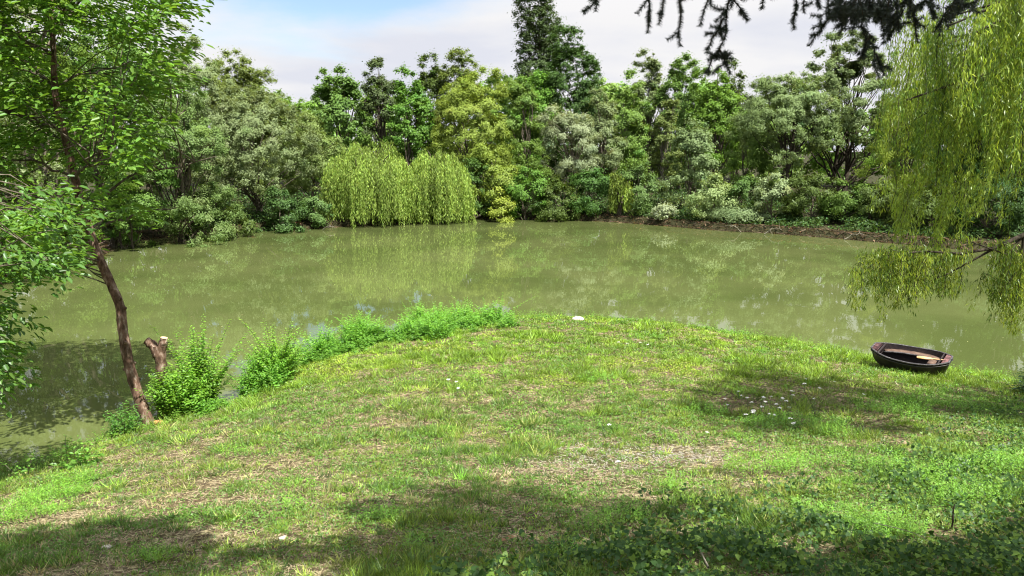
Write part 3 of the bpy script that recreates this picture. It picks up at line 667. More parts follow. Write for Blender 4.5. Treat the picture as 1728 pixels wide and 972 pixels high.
bush('leafy_shrub', 'dense green shrub growing round the sawn stump beside the leaning trunk', 'shrub', [(q[0] + .1, q[1], .50, 1.25, 230), (q2[0] + .15, q2[1] + .55, .36, 2.15, 80), (q[0] - .22, q[1] + .1, .26, 1.05, 60)], 701, .14, .064, (.19, .38, .05))
q = at_z(462, 652, .1)
bush('leafy_shrub', 'pointed green shrub at the water, right of the stump shrub', 'shrub', [(q[0], q[1] + .15, .52, 1.3, 170), (q[0] + .1, q[1] + .15, .26, 1.75, 40)], 702, .12, .058, (.21, .40, .055))
q = on_ground(205, 735)
bush('leafy_shrub', 'small dark shrub at the foot of the leaning trunk, on its left', 'shrub', [(q[0], q[1] + .1, .38, .75, 50)], 703, .10, .045, (.11, .26, .045))
q = on_ground(120, 790)
bush('broadleaf_weed', 'big leaved weed at the water edge near the lower left corner', 'weed', [(q[0], q[1], .25, .55, 16), (q[0] + .3, q[1] + .05, .2, .35, 12)], 704, .13, .075, (.15, .32, .05), gap=.08)
q = at_z(566, 600, 0)
bush('water_weed', 'slender dark weed standing in front of the white sky reflection', 'weed', [(q[0], q[1] + .05, .22, .75, 9)], 705, .09, .035, (.06, .12, .03), gap=.07)
q = on_ground(40, 806)
bush('broadleaf_weed', 'thin arching weed left of the big leaved one', 'weed', [(q[0], q[1], .12, .45, 5)], 706, .10, .05, (.15, .32, .05), gap=.08)
q = on_ground(1378, 708)
bush('tall_weed', 'tall spiky weed standing among the white flowers', 'weed', [(q[0], q[1], .04, .88, 3), (q[0], q[1], .10, .4, 6)], 707, .05, .016, (.06, .10, .025), gap=.04)
q = on_ground(1126, 566); bush('tuft_weed', 'small dark tuft near the tip of the lawn', 'weed', [(q[0], q[1], .1, .28, 7)], 708, .06, .03, (.06, .13, .03))
q = on_ground(1190, 586); bush('tuft_weed', 'small dark tuft lying beyond the brown bare patch', 'weed', [(q[0], q[1], .16, .12, 12)], 709, .07, .035, (.07, .14, .03))
q = on_ground(1722, 665); bush('leafy_shrub', 'dark leaved plant cut by the right edge near the water', 'shrub', [(q[0] + .15, q[1], .3, .75, 26)], 710, .10, .06, (.05, .11, .03))

# stump inside the shrub
def solid(name, bag, mat, parent=None, loc=None, smooth=True): return bag.build(name, mat, parent, loc, smooth)
a = Mat('sawn_wood'); SAWN = a.surf(a.ramp(a.noise(18, 4), (.35, (.42, .27, .15)), (.6, (.62, .47, .31))), .8)
def knobby(bag, pts, rads, r, sides=14, amp=.12, sub=7):
    pts = np.asarray(pts, float); t = np.linspace(0, len(pts) - 1, (len(pts) - 1) * sub + 1); i = np.arange(len(pts))
    P = np.stack([np.interp(t, i, pts[:, j]) for j in range(3)], 1)
    for _ in range(3): P[1:-1] = (P[:-2] + P[1:-1] * 2 + P[2:]) / 4
    R = np.interp(t, i, rads) * (1 + amp * np.sin(t * 5.1 + 1) * r.uniform(.3, 1)) ; v0 = len(bag.V)
    bag.tube(P, R, sides); V = bag.V[-1].reshape(len(P), sides, 3); V += (V - P[:, None]) * r.normal(0, amp * .6, (len(P), sides, 1)); bag.V[-1] = V.reshape(-1, 3); return P, R
def disc(bag, c, nrm, rad, n=16):
    nrm = unit(np.asarray(nrm, float)); a_ = unit(np.cross(nrm, [.3, .2, .9])); b_ = np.cross(nrm, a_); th = np.linspace(0, 6.2832, n, endpoint=False)
    ring = np.asarray(c) + rad * (a_ * np.cos(th)[:, None] + b_ * np.sin(th)[:, None]); V = np.vstack([[c], ring]); Q = np.array([(0, 1 + i, 1 + (i + 1) % n, 1 + (i + 2) % n) for i in range(0, n, 2)])
    bag.add(V, Q, np.full((len(Q), 3), .5))
r = rngof(710); sb = in_px(268, 700); D0 = sb[1] + .25
base = np.array([sb[0], D0, g(sb[0], D0)]); st = thing('tree_stump', 'lopped stump with two short sawn arms rising out of the shrub', 'stump', base)
b = Bag(); cb_ = Bag(); w = lambda px, py: at_depth(px, py, D0 - .15)
knobby(b, [base - [0, 0, .2], w(270, 650), w(272, 615), w(268, 583)], [.14, .125, .12, .13], r)
P1, R1 = knobby(b, [w(268, 600), w(258, 582), w(247, 574)], [.12, .105, .09], r); disc(cb_, P1[-1] + unit(P1[-1] - P1[-2]) * .004, P1[-1] - P1[-2], R1[-1] * .97)
P2, R2 = knobby(b, [w(270, 600), w(275, 582), w(277, 570)], [.11, .095, .085], r); cb2 = Bag(); disc(cb2, P2[-1] + [0, 0, .004], P2[-1] - P2[-2], R2[-1] * .97)
b.build('trunk', BARKR, st, loc=base, smooth=True); cb_.build('cut_face', SAWN, st, loc=base); cb2.build('cut_face', SAWN, st, loc=base)

# ------------------------------------------------------------------ leaning tree at the left
D1 = 15.9; tp_px = [(256, 728), (246, 700), (236, 676), (222, 632), (212, 590), (206, 545), (203, 515), (192, 490), (176, 455), (161, 420), (150, 385), (138, 345), (124, 290), (112, 240), (98, 190), (92, 150), (90, 80), (86, 10), (78, -70), (70, -150)]
TP = np.array([at_depth(a_, c_, D1 + .012 * (728 - c_) / 10) for a_, c_ in tp_px]); TR = np.interp(np.arange(20), [0, 2, 6, 12, 19], [.135, .118, .10, .085, .035])
base = np.array([TP[0][0], TP[0][1], g(*TP[0][:2])])
lt = thing('leaning_tree', 'leaning broadleaf tree with bare crooked trunk on the left bank of the lawn', 'tree', base)
r = rngof(720); b = Bag(); Pt, Rt = knobby(b, np.vstack([base - [0, 0, .25], TP]), np.r_[.19, TR], r, 12, .07, 5)
for kx in range(9):
    i = r.integers(6, 45); dv = unit(r.normal(size=3) * [1, 1, .3]); b.tube([Pt[i], Pt[i] + dv * Rt[i] * 1.25, Pt[i] + dv * Rt[i] * 1.6], [Rt[i] * .5, Rt[i] * .42, .01], 7)
b.build('trunk', BARKR, lt, loc=base, smooth=True)
def edge_r(py): return np.interp(py, [-200, -60, 0, 60, 110, 170, 240, 300, 345, 400, 440, 470], [380, 370, 335, 300, 318, 300, 262, 220, 245, 195, 120, 60])
lb = Bag(); bb = Bag(); cents = []
while len(cents) < 500:
    px, py = r.uniform(-180, 360), r.uniform(-170, 460)
    if px > edge_r(py): continue
    if px > 120 and r.random() < .35 : continue
    if py > 150 and 60 < px < 215 and r.random() < .45: continue
    if py > 50 and fbm(np.array([px]), np.array([py]), 90, 7, 3)[0] < .40: continue
    tx_ = np.interp(py, [-150, 10, 80, 150, 190, 240, 290, 345, 385, 420, 470], [70, 86, 90, 92, 98, 112, 124, 138, 150, 161, 185])
    nearT = abs(px - tx_) < 38 and 60 < py < 320 and r.random() < .85
    cents.append(at_depth(px, py, r.uniform(16.6, 18.4) if nearT else r.uniform(13.6, 18.4)))
cents = np.array(cents)
def spray(lb, r, c, dirv, nl, rad, ll, lw, col, T=T_LEAF):
    dirv = unit(np.asarray(dirv, float)); side = unit(np.cross(dirv, [0, 0, 1.])); t = r.random(nl); s = r.normal(0, .55, nl) * (1 - .4 * t)
    P = c + dirv * ((t - .5) * 2 * rad)[:, None] + side * (s * rad)[:, None]; P[:, 2] += r.normal(0, .11 * rad / .35, nl) - .25 * rad * t ** 2
    U = dirv + side * (np.sign(s) * r.uniform(.4, 1.2, nl))[:, None] + r.normal(0, .3, (nl, 3)); U[:, 2] -= .25
    lb.leaves(T, P, U, np.array([0, 0, 1.]) + r.normal(0, .38, (nl, 3)), ll * r.uniform(.6, 1.25, nl), lw * r.uniform(.7, 1.2, nl), jit(r, np.array(col) * math.exp(r.normal(0, .13)), nl, .15, .07))
limbs = []
for i in [54, 56, 60, 64, 68, 72, 76, 80, 84, 88, 92]:
    if i >= len(Pt): break
    for s in range(2 if i > 30 else 1):
        a_ = r.uniform(0, 6.28); L_ = r.uniform(1.6, 3.3); e = Pt[i] + np.array([math.cos(a_) * L_, math.sin(a_) * L_ * .8, r.uniform(.1, 1.3)])
        lp = polycurve(Pt[i], e, 9, .05, r, .035); bb.tube(lp, np.linspace(Rt[i] * .42, .012, 9), 6); limbs.append(lp)
LP = np.concatenate(limbs + [Pt[30:]])
for c in cents:
    dv = c - LP; dv[:, 2] *= 1.3; dist = np.linalg.norm(dv, axis=1) + (LP[:, 2] > c[2] + .4) * 1.0; k = r.choice(np.argsort(dist)[:10]); a0 = LP[k]
    if dist[k] > .15 and r.random() < .7: bb.tube(polycurve(a0, c, 5, .04, r, .03), np.linspace(.018, .005, 5), 4)
    out_ = c - np.array([TP[12][0], TP[12][1], c[2]]); spray(lb, r, c, out_ + r.normal(0, .6, 3) * [1, 1, .2], 52, .46, .185, .078, (.125, .25, .036))
bb.build('branches', BARK, lt, loc=base, smooth=True); lb.build('crown', LEAFN, lt, loc=base)
# low bough coming from the far side of the trunk towards the water
lt2b = np.array([-11.6, 11.0, g(-11.6, 11.0)]); lt2 = thing('broadleaf_tree', 'tree whose leafy boughs enter low at the left edge over the water', 'tree', lt2b, 'trees on the near bank')
r = rngof(730); b = Bag(); lb = Bag(); tp = polycurve(lt2b - [0, 0, .2], lt2b + [.6, .3, 7.5], 9, 0, r, .02); tr_ = np.linspace(.2, .06, 9); b.tube(tp, tr_, 9)
for q in range(92):
    px, py = r.uniform(-260, 150), r.uniform(300, 640)
    lim = np.interp(py, [300, 380, 440, 480, 520, 560, 620], [120, 150, 110, 55, 42, 30, 18])
    if px > lim: px = lim - r.uniform(0, 100)
    c = at_depth(px, py, r.uniform(10.6, 12.4)); k = r.integers(3, 8)
    b.tube(polycurve(tp[k], c, 7, .03, r, .03), np.linspace(.035, .005, 7), 5); spray(lb, r, c, c - tp[k], 46, .38, .15, .065, (.10, .215, .036))
b.build('trunk', BARK, lt2, loc=lt2b, smooth=True); lb.build('crown', LEAFN, lt2, loc=lt2b)

# ------------------------------------------------------------------ near weeping willow at the right
wb = np.array([13.0, 11.0, g(13.0, 11.0)]); nw = thing('weeping_willow', 'near weeping willow whose yellow green strands hang in from the right edge', 'willow tree', wb, 'trees on the near bank')
r = rngof(740); b = Bag(); lb = Bag(); top = wb + np.array([-.4, 0, 5.2]); tp = polycurve(wb - [0, 0, .3], top, 8, 0, r, .02); b.tube(tp, np.linspace(.38, .24, 8), 12)
def strand(lb, tb, r, p0, ln, lean, col, gap=.026, ll=.095, lw=.0135):
    n = max(6, int(ln / .09)); t = np.linspace(0, 1, n); sw = r.uniform(0, 6)
    C = np.stack([p0[0] + lean[0] * (1 - np.exp(-3 * t)) * .5 + .04 * np.sin(t * 6 + sw), p0[1] + lean[1] * (1 - np.exp(-3 * t)) * .5 + .04 * np.cos(t * 5 + sw), p0[2] + .12 * np.sin(np.minimum(t * 6, 3.1)) - ln * t], 1)
    if tb is not None: tb.tube(C[::3] if n > 9 else C, .0045, 3, (.2, .2, .08))
    m = int(ln / gap * 3.0); u = r.random(m); P = np.stack([np.interp(u, t, C[:, j]) for j in range(3)], 1)
    sp_r = .045 * np.sin(np.pi * np.clip(u * .9 + .1, 0, 1)) + .015; P += r.normal(0, 1, (m, 3)) * sp_r[:, None] * np.array([1, 1, .5])
    U = r.normal(0, .36, (m, 3)) + np.array([0, 0, -1.]); lb.leaves(T_DIA, P, U, r.normal(size=(m, 3)) + np.array([0, 0, .2]), ll * r.uniform(.6, 1.25, m), lw * r.uniform(.8, 1.2, m), jit(r, np.array(col) * math.exp(r.normal(0, .12)), m, .16, .07))
arch = []
for q in range(16):
    px = [1508, 1530, 1560, 1590, 1615, 1640, 1665, 1690, 1715, 1740, 1770, 1800, 1545, 1600, 1660, 1720][q]; D = r.uniform(10.8, 13.8)
    topy = np.interp(px, [1500, 1540, 1600, 1650, 1700, 1800], [215, 130, 30, -60, -120, -200]) + r.uniform(-15, 25)
    e = at_depth(px, topy, D); lp = polycurve(tp[r.integers(5, 8)], e, 11, .20, r, .012); b.tube(lp, np.linspace(.10, .012, 11), 6); arch.append(lp)
    nst = 34
    lk = [(r.choice([10, 10, 9, 9, 8, 7, 6]), r.normal(0, .42, 3) * [1, 1, .5], r.uniform(.35, 1.0), r.normal(0, .15)) for _ in range(8)]
    for s in range(nst):
        i, lo_, lf_, lc_ = lk[r.integers(8)]; p0 = lp[i] + lo_ + r.normal(0, .085, 3); lim = np.interp(px, [1500, 1550, 1600, 1660, 1720, 1800], [350, 400, 400, 340, 330, 380])
        pe = at_depth(px, lim + r.normal(-45, 55), p0[1])[2]; ln = min(max(.5, p0[2] - pe), 5.5) * lf_ * r.uniform(.75, 1.0)
        strand(lb, b if s % 3 == 0 else None, r, p0, ln, r.normal(0, .3, 2) + [-.15, 0], (.27, .38, .055) if r.random() < .6 else (.13, .23, .035))
# crown above the frame, which shades the lawn
for q in range(46):
    a_ = r.uniform(0, 6.28); R_ = r.uniform(1.0, 5.2); e = wb + np.array([math.cos(a_) * R_ * .55 + .8, math.sin(a_) * R_ * .45 + .3, r.uniform(6.5, 9.5) - R_ * .25])
    qx, qy = proj(e[None]); 
    if qx[0] < 1760 and qy[0] > -60 and e[1] > 3: continue
    lp = polycurve(tp[7], e, 6, .15, r); b.tube(lp, np.linspace(.06, .01, 6), 5)
    for s in range(7): strand(lb, None, r, e + r.normal(0, .5, 3), r.uniform(1.2, 3.0), r.normal(0, .3, 2), (.24, .34, .04), gap=.05, ll=.14, lw=.03)
# low limb over the water
DL = 11.2; l1 = [at_depth(1905, 330, DL + 1), at_depth(1790, 376, DL + .4), at_depth(1728, 396, DL), at_depth(1680, 418, DL - .1), at_depth(1620, 428, DL - .2), at_depth(1560, 424, DL - .2), at_depth(1500, 430, DL), at_depth(1460, 455, DL)]
b.tube(polycurve(tp[4], l1[0], 6, .05, r, .02), np.linspace(.10, .06, 6), 7); b.tube(np.array(l1), [.05, .042, .036, .028, .02, .015, .010, .005], 7)
b.tube(np.array([l1[3], at_depth(1640, 440, DL), at_depth(1600, 462, DL - .1), at_depth(1560, 478, DL)]), [.02, .015, .010, .005], 6)
b.tube(np.array([l1[2], at_depth(1700, 430, DL), at_depth(1650, 412, DL - .3), at_depth(1610, 398, DL)]), [.02, .015, .010, .005], 6)
b.tube(np.array([l1[2], at_depth(1725, 440, DL), at_depth(1700, 480, DL - .1)]), [.03, .02, .008], 6)
for px, py, ln_, n_s in [(1450, 452, .55, 10), (1475, 436, .45, 12), (1495, 432, .6, 14), (1515, 426, .95, 12), (1528, 426, .8, 12), (1545, 424, .8, 14), (1565, 430, .7, 12), (1590, 436, .5, 10), (1610, 430, .6, 8), (1500, 424, .25, 16), (1540, 420, .25, 16), (1580, 420, .3, 12), (1630, 400, .4, 8),
                         (1690, 410, .6, 14), (1710, 430, .9, 16), (1725, 440, 1.0, 16), (1700, 470, .5, 14), (1670, 480, .3, 8), (1745, 420, 1.1, 16), (1600, 462, .3, 6)]:
    for s in range(n_s):
        p0 = at_depth(px + r.normal(0, 11), py + r.normal(0, 7), DL + r.normal(0, .22)); strand(lb, b if s % 3 == 0 else None, r, p0, ln_ * r.uniform(.4, 1.15), r.normal(0, .2, 2), (.26, .35, .05) if r.random() < .55 else (.12, .20, .032), gap=.03)
for px, py, ln_, n_s in [(1545, 300, 1.0, 10), (1535, 330, .75, 8), (1500, 300, .5, 8), (1600, 330, .8, 12), (1640, 300, .9, 12)]:
    for s in range(n_s):
        p0 = at_depth(px + r.normal(0, 10), py + r.normal(0, 12), DL + .6 + r.normal(0, .3)); strand(lb, b if s % 2 == 0 else None, r, p0, ln_ * r.uniform(.4, 1.1), r.normal(0, .15, 2), (.24, .35, .05))
b.build('trunk', BARKD, nw, loc=wb, smooth=True); lb.build('crown', LEAFN, nw, loc=wb)

# ------------------------------------------------------------------ spruce overhead at the right
sb_ = np.array([6.0, 1.0, g(6.0, 1.0)]); spc = thing('spruce_tree', 'dark spruce with needle twigs hanging into the top right of the photo', 'spruce tree', sb_, 'trees on the near bank')
r = rngof(750); b = Bag(); nb = Bag(); tp = np.array([sb_ + [0, 0, z_] for z_ in np.linspace(-.2, 16, 12)]); b.tube(tp, np.linspace(.26, .04, 12), 12)
def needles(nb, r, pts, dens=1500, nl=.028, nw_=.0034):
    pts = np.asarray(pts); seg = np.linalg.norm(np.diff(pts, axis=0), axis=1); cum = np.r_[0, np.cumsum(seg)]; m = int(cum[-1] * dens) + 3; u = r.random(m) * cum[-1]
    P = np.stack([np.interp(u, cum, pts[:, j]) for j in range(3)], 1); T_ = unit(pts[-1] - pts[0]); R_ = unit(r.normal(size=(m, 3))); R_ = unit(R_ - (R_ @ T_)[:, None] * T_)
    nb.leaves(T_SLIV, P, R_ + T_ * .55, r.normal(size=(m, 3)), nl * r.uniform(.7, 1.2, m), nw_, jit(r, (.022, .034, .018), m, .25, .08))
def twig(px0, py0, px1, py1, D, side=5, sl=.13):
    a_ = at_depth(px0, py0, D); c = at_depth(px1, py1, D + r.uniform(-.15, .15)); p = polycurve(a_, c, 7, .03, r, .03); b.tube(p, np.linspace(.006, .002, 7), 4, (.1, .08, .06)); needles(nb, r, p)
    L_ = np.linalg.norm(c - a_)
    for s in range(side):
        i = r.integers(1, 6); dv = unit(c - a_) * .6 + r.normal(0, .55, 3); q = p[i] + unit(dv) * sl * r.uniform(.5, 1.4) * (1 - i * .08); p2 = polycurve(p[i], q, 4, 0, r); b.tube(p2, .002, 3); needles(nb, r, p2)
for tw in [(1040, -25, 985, 20, 3), (1010, -20, 1005, 8, 2), (1096, -30, 1093, 56, 2), (1125, -30, 1112, 42, 1), (1150, -35, 1148, 78, 4), (1205, -30, 1180, 44, 1), (1225, -20, 1262, 36, 2), (1240, -30, 1215, 80, 5), (1222, 30, 1192, 84, 4), (1215, 80, 1190, 125, 6), (1215, 85, 1232, 125, 5), (1250, 0, 1300, -10, 2),
           (1290, -20, 1286, 16, 0), (1345, -30, 1340, 50, 2), (1358, -30, 1356, 22, 1), (1378, -30, 1380, 12, 1), (1395, -40, 1400, 26, 2), (1450, -40, 1365, 78, 7), (1440, 5, 1415, 60, 4), (1448, 0, 1484, 132, 6), (1470, 60, 1452, 100, 3), (1478, 90, 1492, 128, 3), (1500, -30, 1500, 60, 5)]:
    twig(tw[0], tw[1], tw[2], tw[3], 5.3, tw[4])
for q in range(44):
    px0 = r.uniform(1420, 1640); py0 = r.uniform(-60, 20); twig(px0, py0, px0 + r.uniform(-50, 10), min(py0 + r.uniform(20, 80), np.interp(px0, [1420, 1480, 1520, 1560, 1600, 1640], [30, 40, 65, 78, 60, 10])), r.uniform(4.9, 5.7), 4, .10)
hub = at_depth(1600, -60, 5.3); b.tube(polycurve(tp[5], hub, 8, .03, r, .02), np.linspace(.06, .02, 8), 6)
for e in [(1010, -30), (1150, -40), (1240, -32), (1345, -36), (1450, -42), (1500, -34)]: b.tube(polycurve(hub, at_depth(e[0], e[1] - 4, 5.3), 7, .02, r, .01), np.linspace(.018, .005, 7), 5)
# boughs above the frame, coarser needles
ang = 0
for lev in range(64):
    z_ = 2.2 + lev * .205; ang += 2.4; L_ = 4.4 * (1 - z_ / 17.5); a0 = sb_ + np.array([0, 0, z_]); e = a0 + np.array([math.cos(ang) * L_, math.sin(ang) * L_, -.10 * L_]); bp_ = polycurve(a0, e, 8, .04, r, .015)
    qx, qy = proj(bp_); vis = ((bp_ @ FWD - EYE @ FWD) > .3) & (qx > -100) & (qx < 1830) & (qy > -70)
    if vis.any(): continue
    b.tube(bp_, np.linspace(.045, .008, 8), 5)
    for s in range(34):
        i = r.integers(1, 8); sd_ = unit(np.cross(e - a0, [0, 0, 1.])) * r.choice([-1, 1]); q = bp_[i] + sd_ * r.uniform(.2, .9) * (1 - i * .08) + np.array([0, 0, -r.uniform(.05, .5)]) + unit(e - a0) * .25
        qx, qy = proj(q[None])
        if (q - EYE) @ FWD > .3 and -60 < qx[0] < 1800 and qy[0] > -45: continue
        needles(nb, r, np.array([bp_[i], (bp_[i] + q) / 2 + [0, 0, .03], q]), 130, .05, .010)
b.build('trunk', BARKD, spc, loc=sb_, smooth=True); nb.build('needles', NEED, spc, loc=sb_)

# tree behind the viewer whose crown dapples the lower lawn
r = rngof(755); ob = np.array([2.5, -3.0, g(2.5, -3.0)]); ot = thing('broadleaf_tree', 'broadleaf tree standing behind the viewer, shading the lower lawn', 'tree', ob, 'trees on the near bank')
SHC = [on_ground(*q_)[:2] for q_ in [(150, 900), (280, 880), (420, 850), (330, 950), (620, 830), (860, 820), (600, 940), (540, 780)]]
b = Bag(); lb = Bag(); tp = polycurve(ob - [0, 0, .2], ob + [-.3, 1.0, 8.0], 9, 0, r, .02); b.tube(tp, np.linspace(.3, .12, 9), 10); nc = 0
while nc < 330:
    gx_, gy_ = r.uniform(-6.5, 6.0), r.uniform(3.5, 8.0)
    if fbm(np.array([gx_]), np.array([gy_]), 1.5, 95, 4)[0] < .53 + .012 * max(0, gx_) + .08 * max(0, gy_ - 6.2) - .12 * sum(math.exp(-((gx_ - c_[0]) / 1.1) ** 2 - ((gy_ - c_[1]) / .5) ** 2) for c_ in SHC): continue
    hh = r.uniform(6.5, 9.5); c = np.array([gx_, gy_, g(gx_, gy_)]) + np.array(TO_SUN) / TO_SUN.z * hh
    qx, qy = proj(c[None]); nc += 1
    if (c - EYE) @ FWD > .3 and qy[0] > -90: continue
    b.tube(polycurve(tp[r.integers(5, 9)], c, 6, .08, r, .03), np.linspace(.05, .008, 6), 5)
    n = 38; P = c + unit(r.normal(size=(n, 3))) * r.random((n, 1)) ** .5 * [.42, .42, .2]; Nn = np.array([0, 0, 1.]) + r.normal(0, .6, (n, 3))
    lb.leaves(T_LEAF, P, np.cross(Nn, r.normal(size=(n, 3))), Nn, .16 * r.uniform(.7, 1.3, n), .09, jit(r, (.14, .28, .04), n))
b.build('trunk', BARK, ot, loc=ob, smooth=True); lb.build('crown', LEAFN, ot, loc=ob)

# ------------------------------------------------------------------ rowing boat
pL = at_z(1470, 596, .40 + .42); pR = at_z(1598, 620, .36 + .42)
bl = np.linalg.norm((pR - pL)[:2]); mid = (pL + pR) / 2; yaw = math.atan2(pR[1] - pL[1], pR[0] - pL[0]); LB = bl
mid[1] -= .22; mid[0] -= .06
gz = g(mid[0], mid[1] - .1); boat = thing('rowing_boat', 'small black rowing boat with pink faded end decks lying on the grass at the water', 'boat', (mid[0], mid[1], gz + .02))
boat.scale = (1, 1, .98); boat.rotation_euler = (math.radians(10), math.radians(1.5), yaw)
a = Mat('black_hull'); nn = a.noise(6, 5, .65); HULL = a.surf(a.ramp(nn, (.35, (.010, .011, .010)), (.6, (.022, .024, .018)), (.78, (.07, .065, .05))), .42, a.noise(30, 3), .25, .004, .4)
a = Mat('boat_inside'); nn = a.noise(5, 5, .65, stretch=(1, 4, 1)); BIN = a.surf(a.ramp(nn, (.38, (.012, .009, .012)), (.62, (.032, .022, .022)), (.80, (.12, .09, .075))), .65, nn, .3, .004)
a = Mat('faded_pink_paint'); nn = a.noise(13, 6, .7); PINK = a.surf(a.ramp(nn, (.42, (.05, .022, .022)), (.58, (.18, .085, .085)), (.74, (.46, .33, .33))), .75, nn, .3, .003)
a = Mat('worn_rim'); nn = a.noise(11, 5, .7, stretch=(1, 3, 3)); RIM = a.surf(a.ramp(nn, (.44, (.03, .028, .03)), (.60, (.10, .095, .10)), (.76, (.38, .36, .36))), .6, nn, .3, .003)
a = Mat('weathered_board'); nn = a.noise(8, 5, .7, stretch=(.6, 7, 7)); BOARD = a.surf(a.ramp(nn, (.38, (.06, .035, .028)), (.56, (.14, .09, .065)), (.72, (.38, .30, .22))), .75, nn, .4, .003)
a = Mat('bright_wood'); nn = a.noise(7, 4, .6, stretch=(1, 5, 5)); BWOOD = a.surf(a.ramp(nn, (.35, (.50, .26, .10)), (.65, (.78, .50, .24))), .6, nn, .2, .002)
ns = 25; u = np.linspace(-1, 1, ns)
hw = .50 * (1 - .62 * np.abs(u) ** 3.2) * (1 - .10 * (u < 0) * np.abs(u)); sheer = .40 + .07 * u ** 2; keel = .02 + .13 * np.abs(u) ** 3.5; xs_ = u * LB / 2 * (1 - .0 * u)
def section(i, off, bot):
    w = hw[i] - off; s = sheer[i]; k = keel[i] + bot
    return [(w, s), (w * .93, s - .12), (w * .80, k + .07), (w * .62, k + .01), (0, k)]
def hull_bag(off, bot, flip, xo=1.0):
    B = Bag(); V = []
    for i in range(ns):
        S_ = section(i, off, bot); row = S_ + [(-a_, z_) for a_, z_ in S_[-2::-1]]
        for j, (yv, zv) in enumerate(row):
            ins = (sheer[i] - zv) / sheer[i] * .10 * np.sign(u[i]) * abs(u[i]) ** 6
            V.append((xs_[i] * xo - ins, yv, zv))
    m = 9; Q = [(i * m + j, i * m + j + 1, (i + 1) * m + j + 1, (i + 1) * m + j) for i in range(ns - 1) for j in range(m - 1)]
    if flip: Q = [q[::-1] for q in Q]
    V = np.array(V); n0 = len(V); 
    for i in (0, ns - 1):   # end transoms
        o = i * m; Q += [(o, o + 1, o + 7, o + 8), (o + 1, o + 2, o + 6, o + 7), (o + 2, o + 3, o + 5, o + 6), (o + 3, o + 4, o + 5, o + 3)][:3]
        V = np.vstack([V, (V[o + 3] + V[o + 5]) / 2 + [0, 0, .0005]]); Q.append((o + 3, o + 4, o + 5, len(V) - 1))
    B.add(V, np.array(Q), np.full((len(Q), 3), .5)); return B
hull_bag(0, 0, False).build('hull', HULL, boat); hull_bag(.022, .022, True, .985).build('inner_hull', BIN, boat)
def path_box(B, pts, wv, hv):   # a strip of rectangular section along pts
    pts = np.asarray(pts, float); t = unit(np.gradient(pts, axis=0)); n1 = unit(np.cross(t, [0, 0, 1.])); up_ = np.array([0, 0, 1.])
    c = [(-1, -1), (1, -1), (1, 1), (-1, 1)]; V = np.stack([pts + n1 * wv / 2 * p + up_ * hv / 2 * q for p, q in c], 1).reshape(-1, 3); m = len(pts)
    Q = [(i * 4 + j, i * 4 + (j + 1) % 4, (i + 1) * 4 + (j + 1) % 4, (i + 1) * 4 + j) for i in range(m - 1) for j in range(4)] + [(0, 3, 2, 1), ((m - 1) * 4, (m - 1) * 4 + 1, (m - 1) * 4 + 2, (m - 1) * 4 + 3)]
    B.add(V, np.array(Q), np.full((len(Q), 3), .5))
rim = np.array([(xs_[i], hw[i], sheer[i] + .008) for i in range(ns)] + [(xs_[i], -hw[i], sheer[i] + .008) for i in range(ns - 1, -1, -1)] + [(xs_[0], hw[0], sheer[0] + .008), (xs_[1], hw[1], sheer[1] + .008)])
B = Bag(); path_box(B, rim, .036, .028); B.build('gunwale', RIM, boat)
rub = rim.copy(); rub[:, 2] -= .06; rub[:, :2] *= [1.004, 1.012]; B = Bag(); path_box(B, rub, .02, .022); B.build('rubbing_strake', HULL, boat)
for sgn in (-1, 1):   # end decks
    ids = [i for i in range(ns) if u[i] * sgn > .76]; ids = ids if sgn > 0 else ids[::-1]; B = Bag(); V = []; Q = []
    for i in ids: V += [(xs_[i], hw[i] - .02, sheer[i] + .014), (xs_[i], -hw[i] + .02, sheer[i] + .014), (xs_[i], -hw[i] + .02, sheer[i] - .012), (xs_[i], hw[i] - .02, sheer[i] - .012)]
    m = len(ids); Q = [(i * 4 + j, i * 4 + (j + 1) % 4, (i + 1) * 4 + (j + 1) % 4, (i + 1) * 4 + j) for i in range(m - 1) for j in range(4)] + [(0, 1, 2, 3), (m * 4 - 4, m * 4 - 3, m * 4 - 2, m * 4 - 1)]
    B.add(np.array(V), np.array(Q), np.full((len(Q), 3), .5)); o = B.build('end_deck', PINK, boat)
    B = Bag(); path_box(B, [(sgn * LB / 2 * .765, -.36, sheer[0] - .05), (sgn * LB / 2 * .765, .36, sheer[0] - .05)], .02, .10); B.build('bulkhead', BIN, boat)
def side_bench(yv):
    pts = [(xs_[i], yv * (hw[i] - .13) / .37, .30) for i in range(3, ns - 3)]; B = Bag(); path_box(B, pts, .19, .018); o = B.build('side_bench', BOARD, boat)
    pts = [(xs_[i], yv * (hw[i] - .13) / .37 - np.sign(yv) * .105, .295) for i in range(3, ns - 3)]; B = Bag(); path_box(B, pts, .018, .04); B.build('bench_edge', RIM, o)
side_bench(.37)
B = Bag(); path_box(B, [(LB * .27, -.31, .285), (LB * .27, .28, .285)], .17, .022); B.build('thwart', BOARD, boat)
B = Bag()
for k_ in range(4): path_box(B, [(-LB * .36, -.20 + .09 * k_, .065 + .0), (LB * .36, -.20 + .09 * k_, .065)], .07, .012)
B.build('floor_board', BIN, boat)
B = Bag(); th = np.linspace(0, 6.28, 17); B.tube(np.stack([np.full(17, LB / 2 + .035), .035 * np.cos(th), sheer[-1] + .01 + .035 * np.sin(th)], 1), .007, 6); B.build('mooring_ring', RIM, boat)
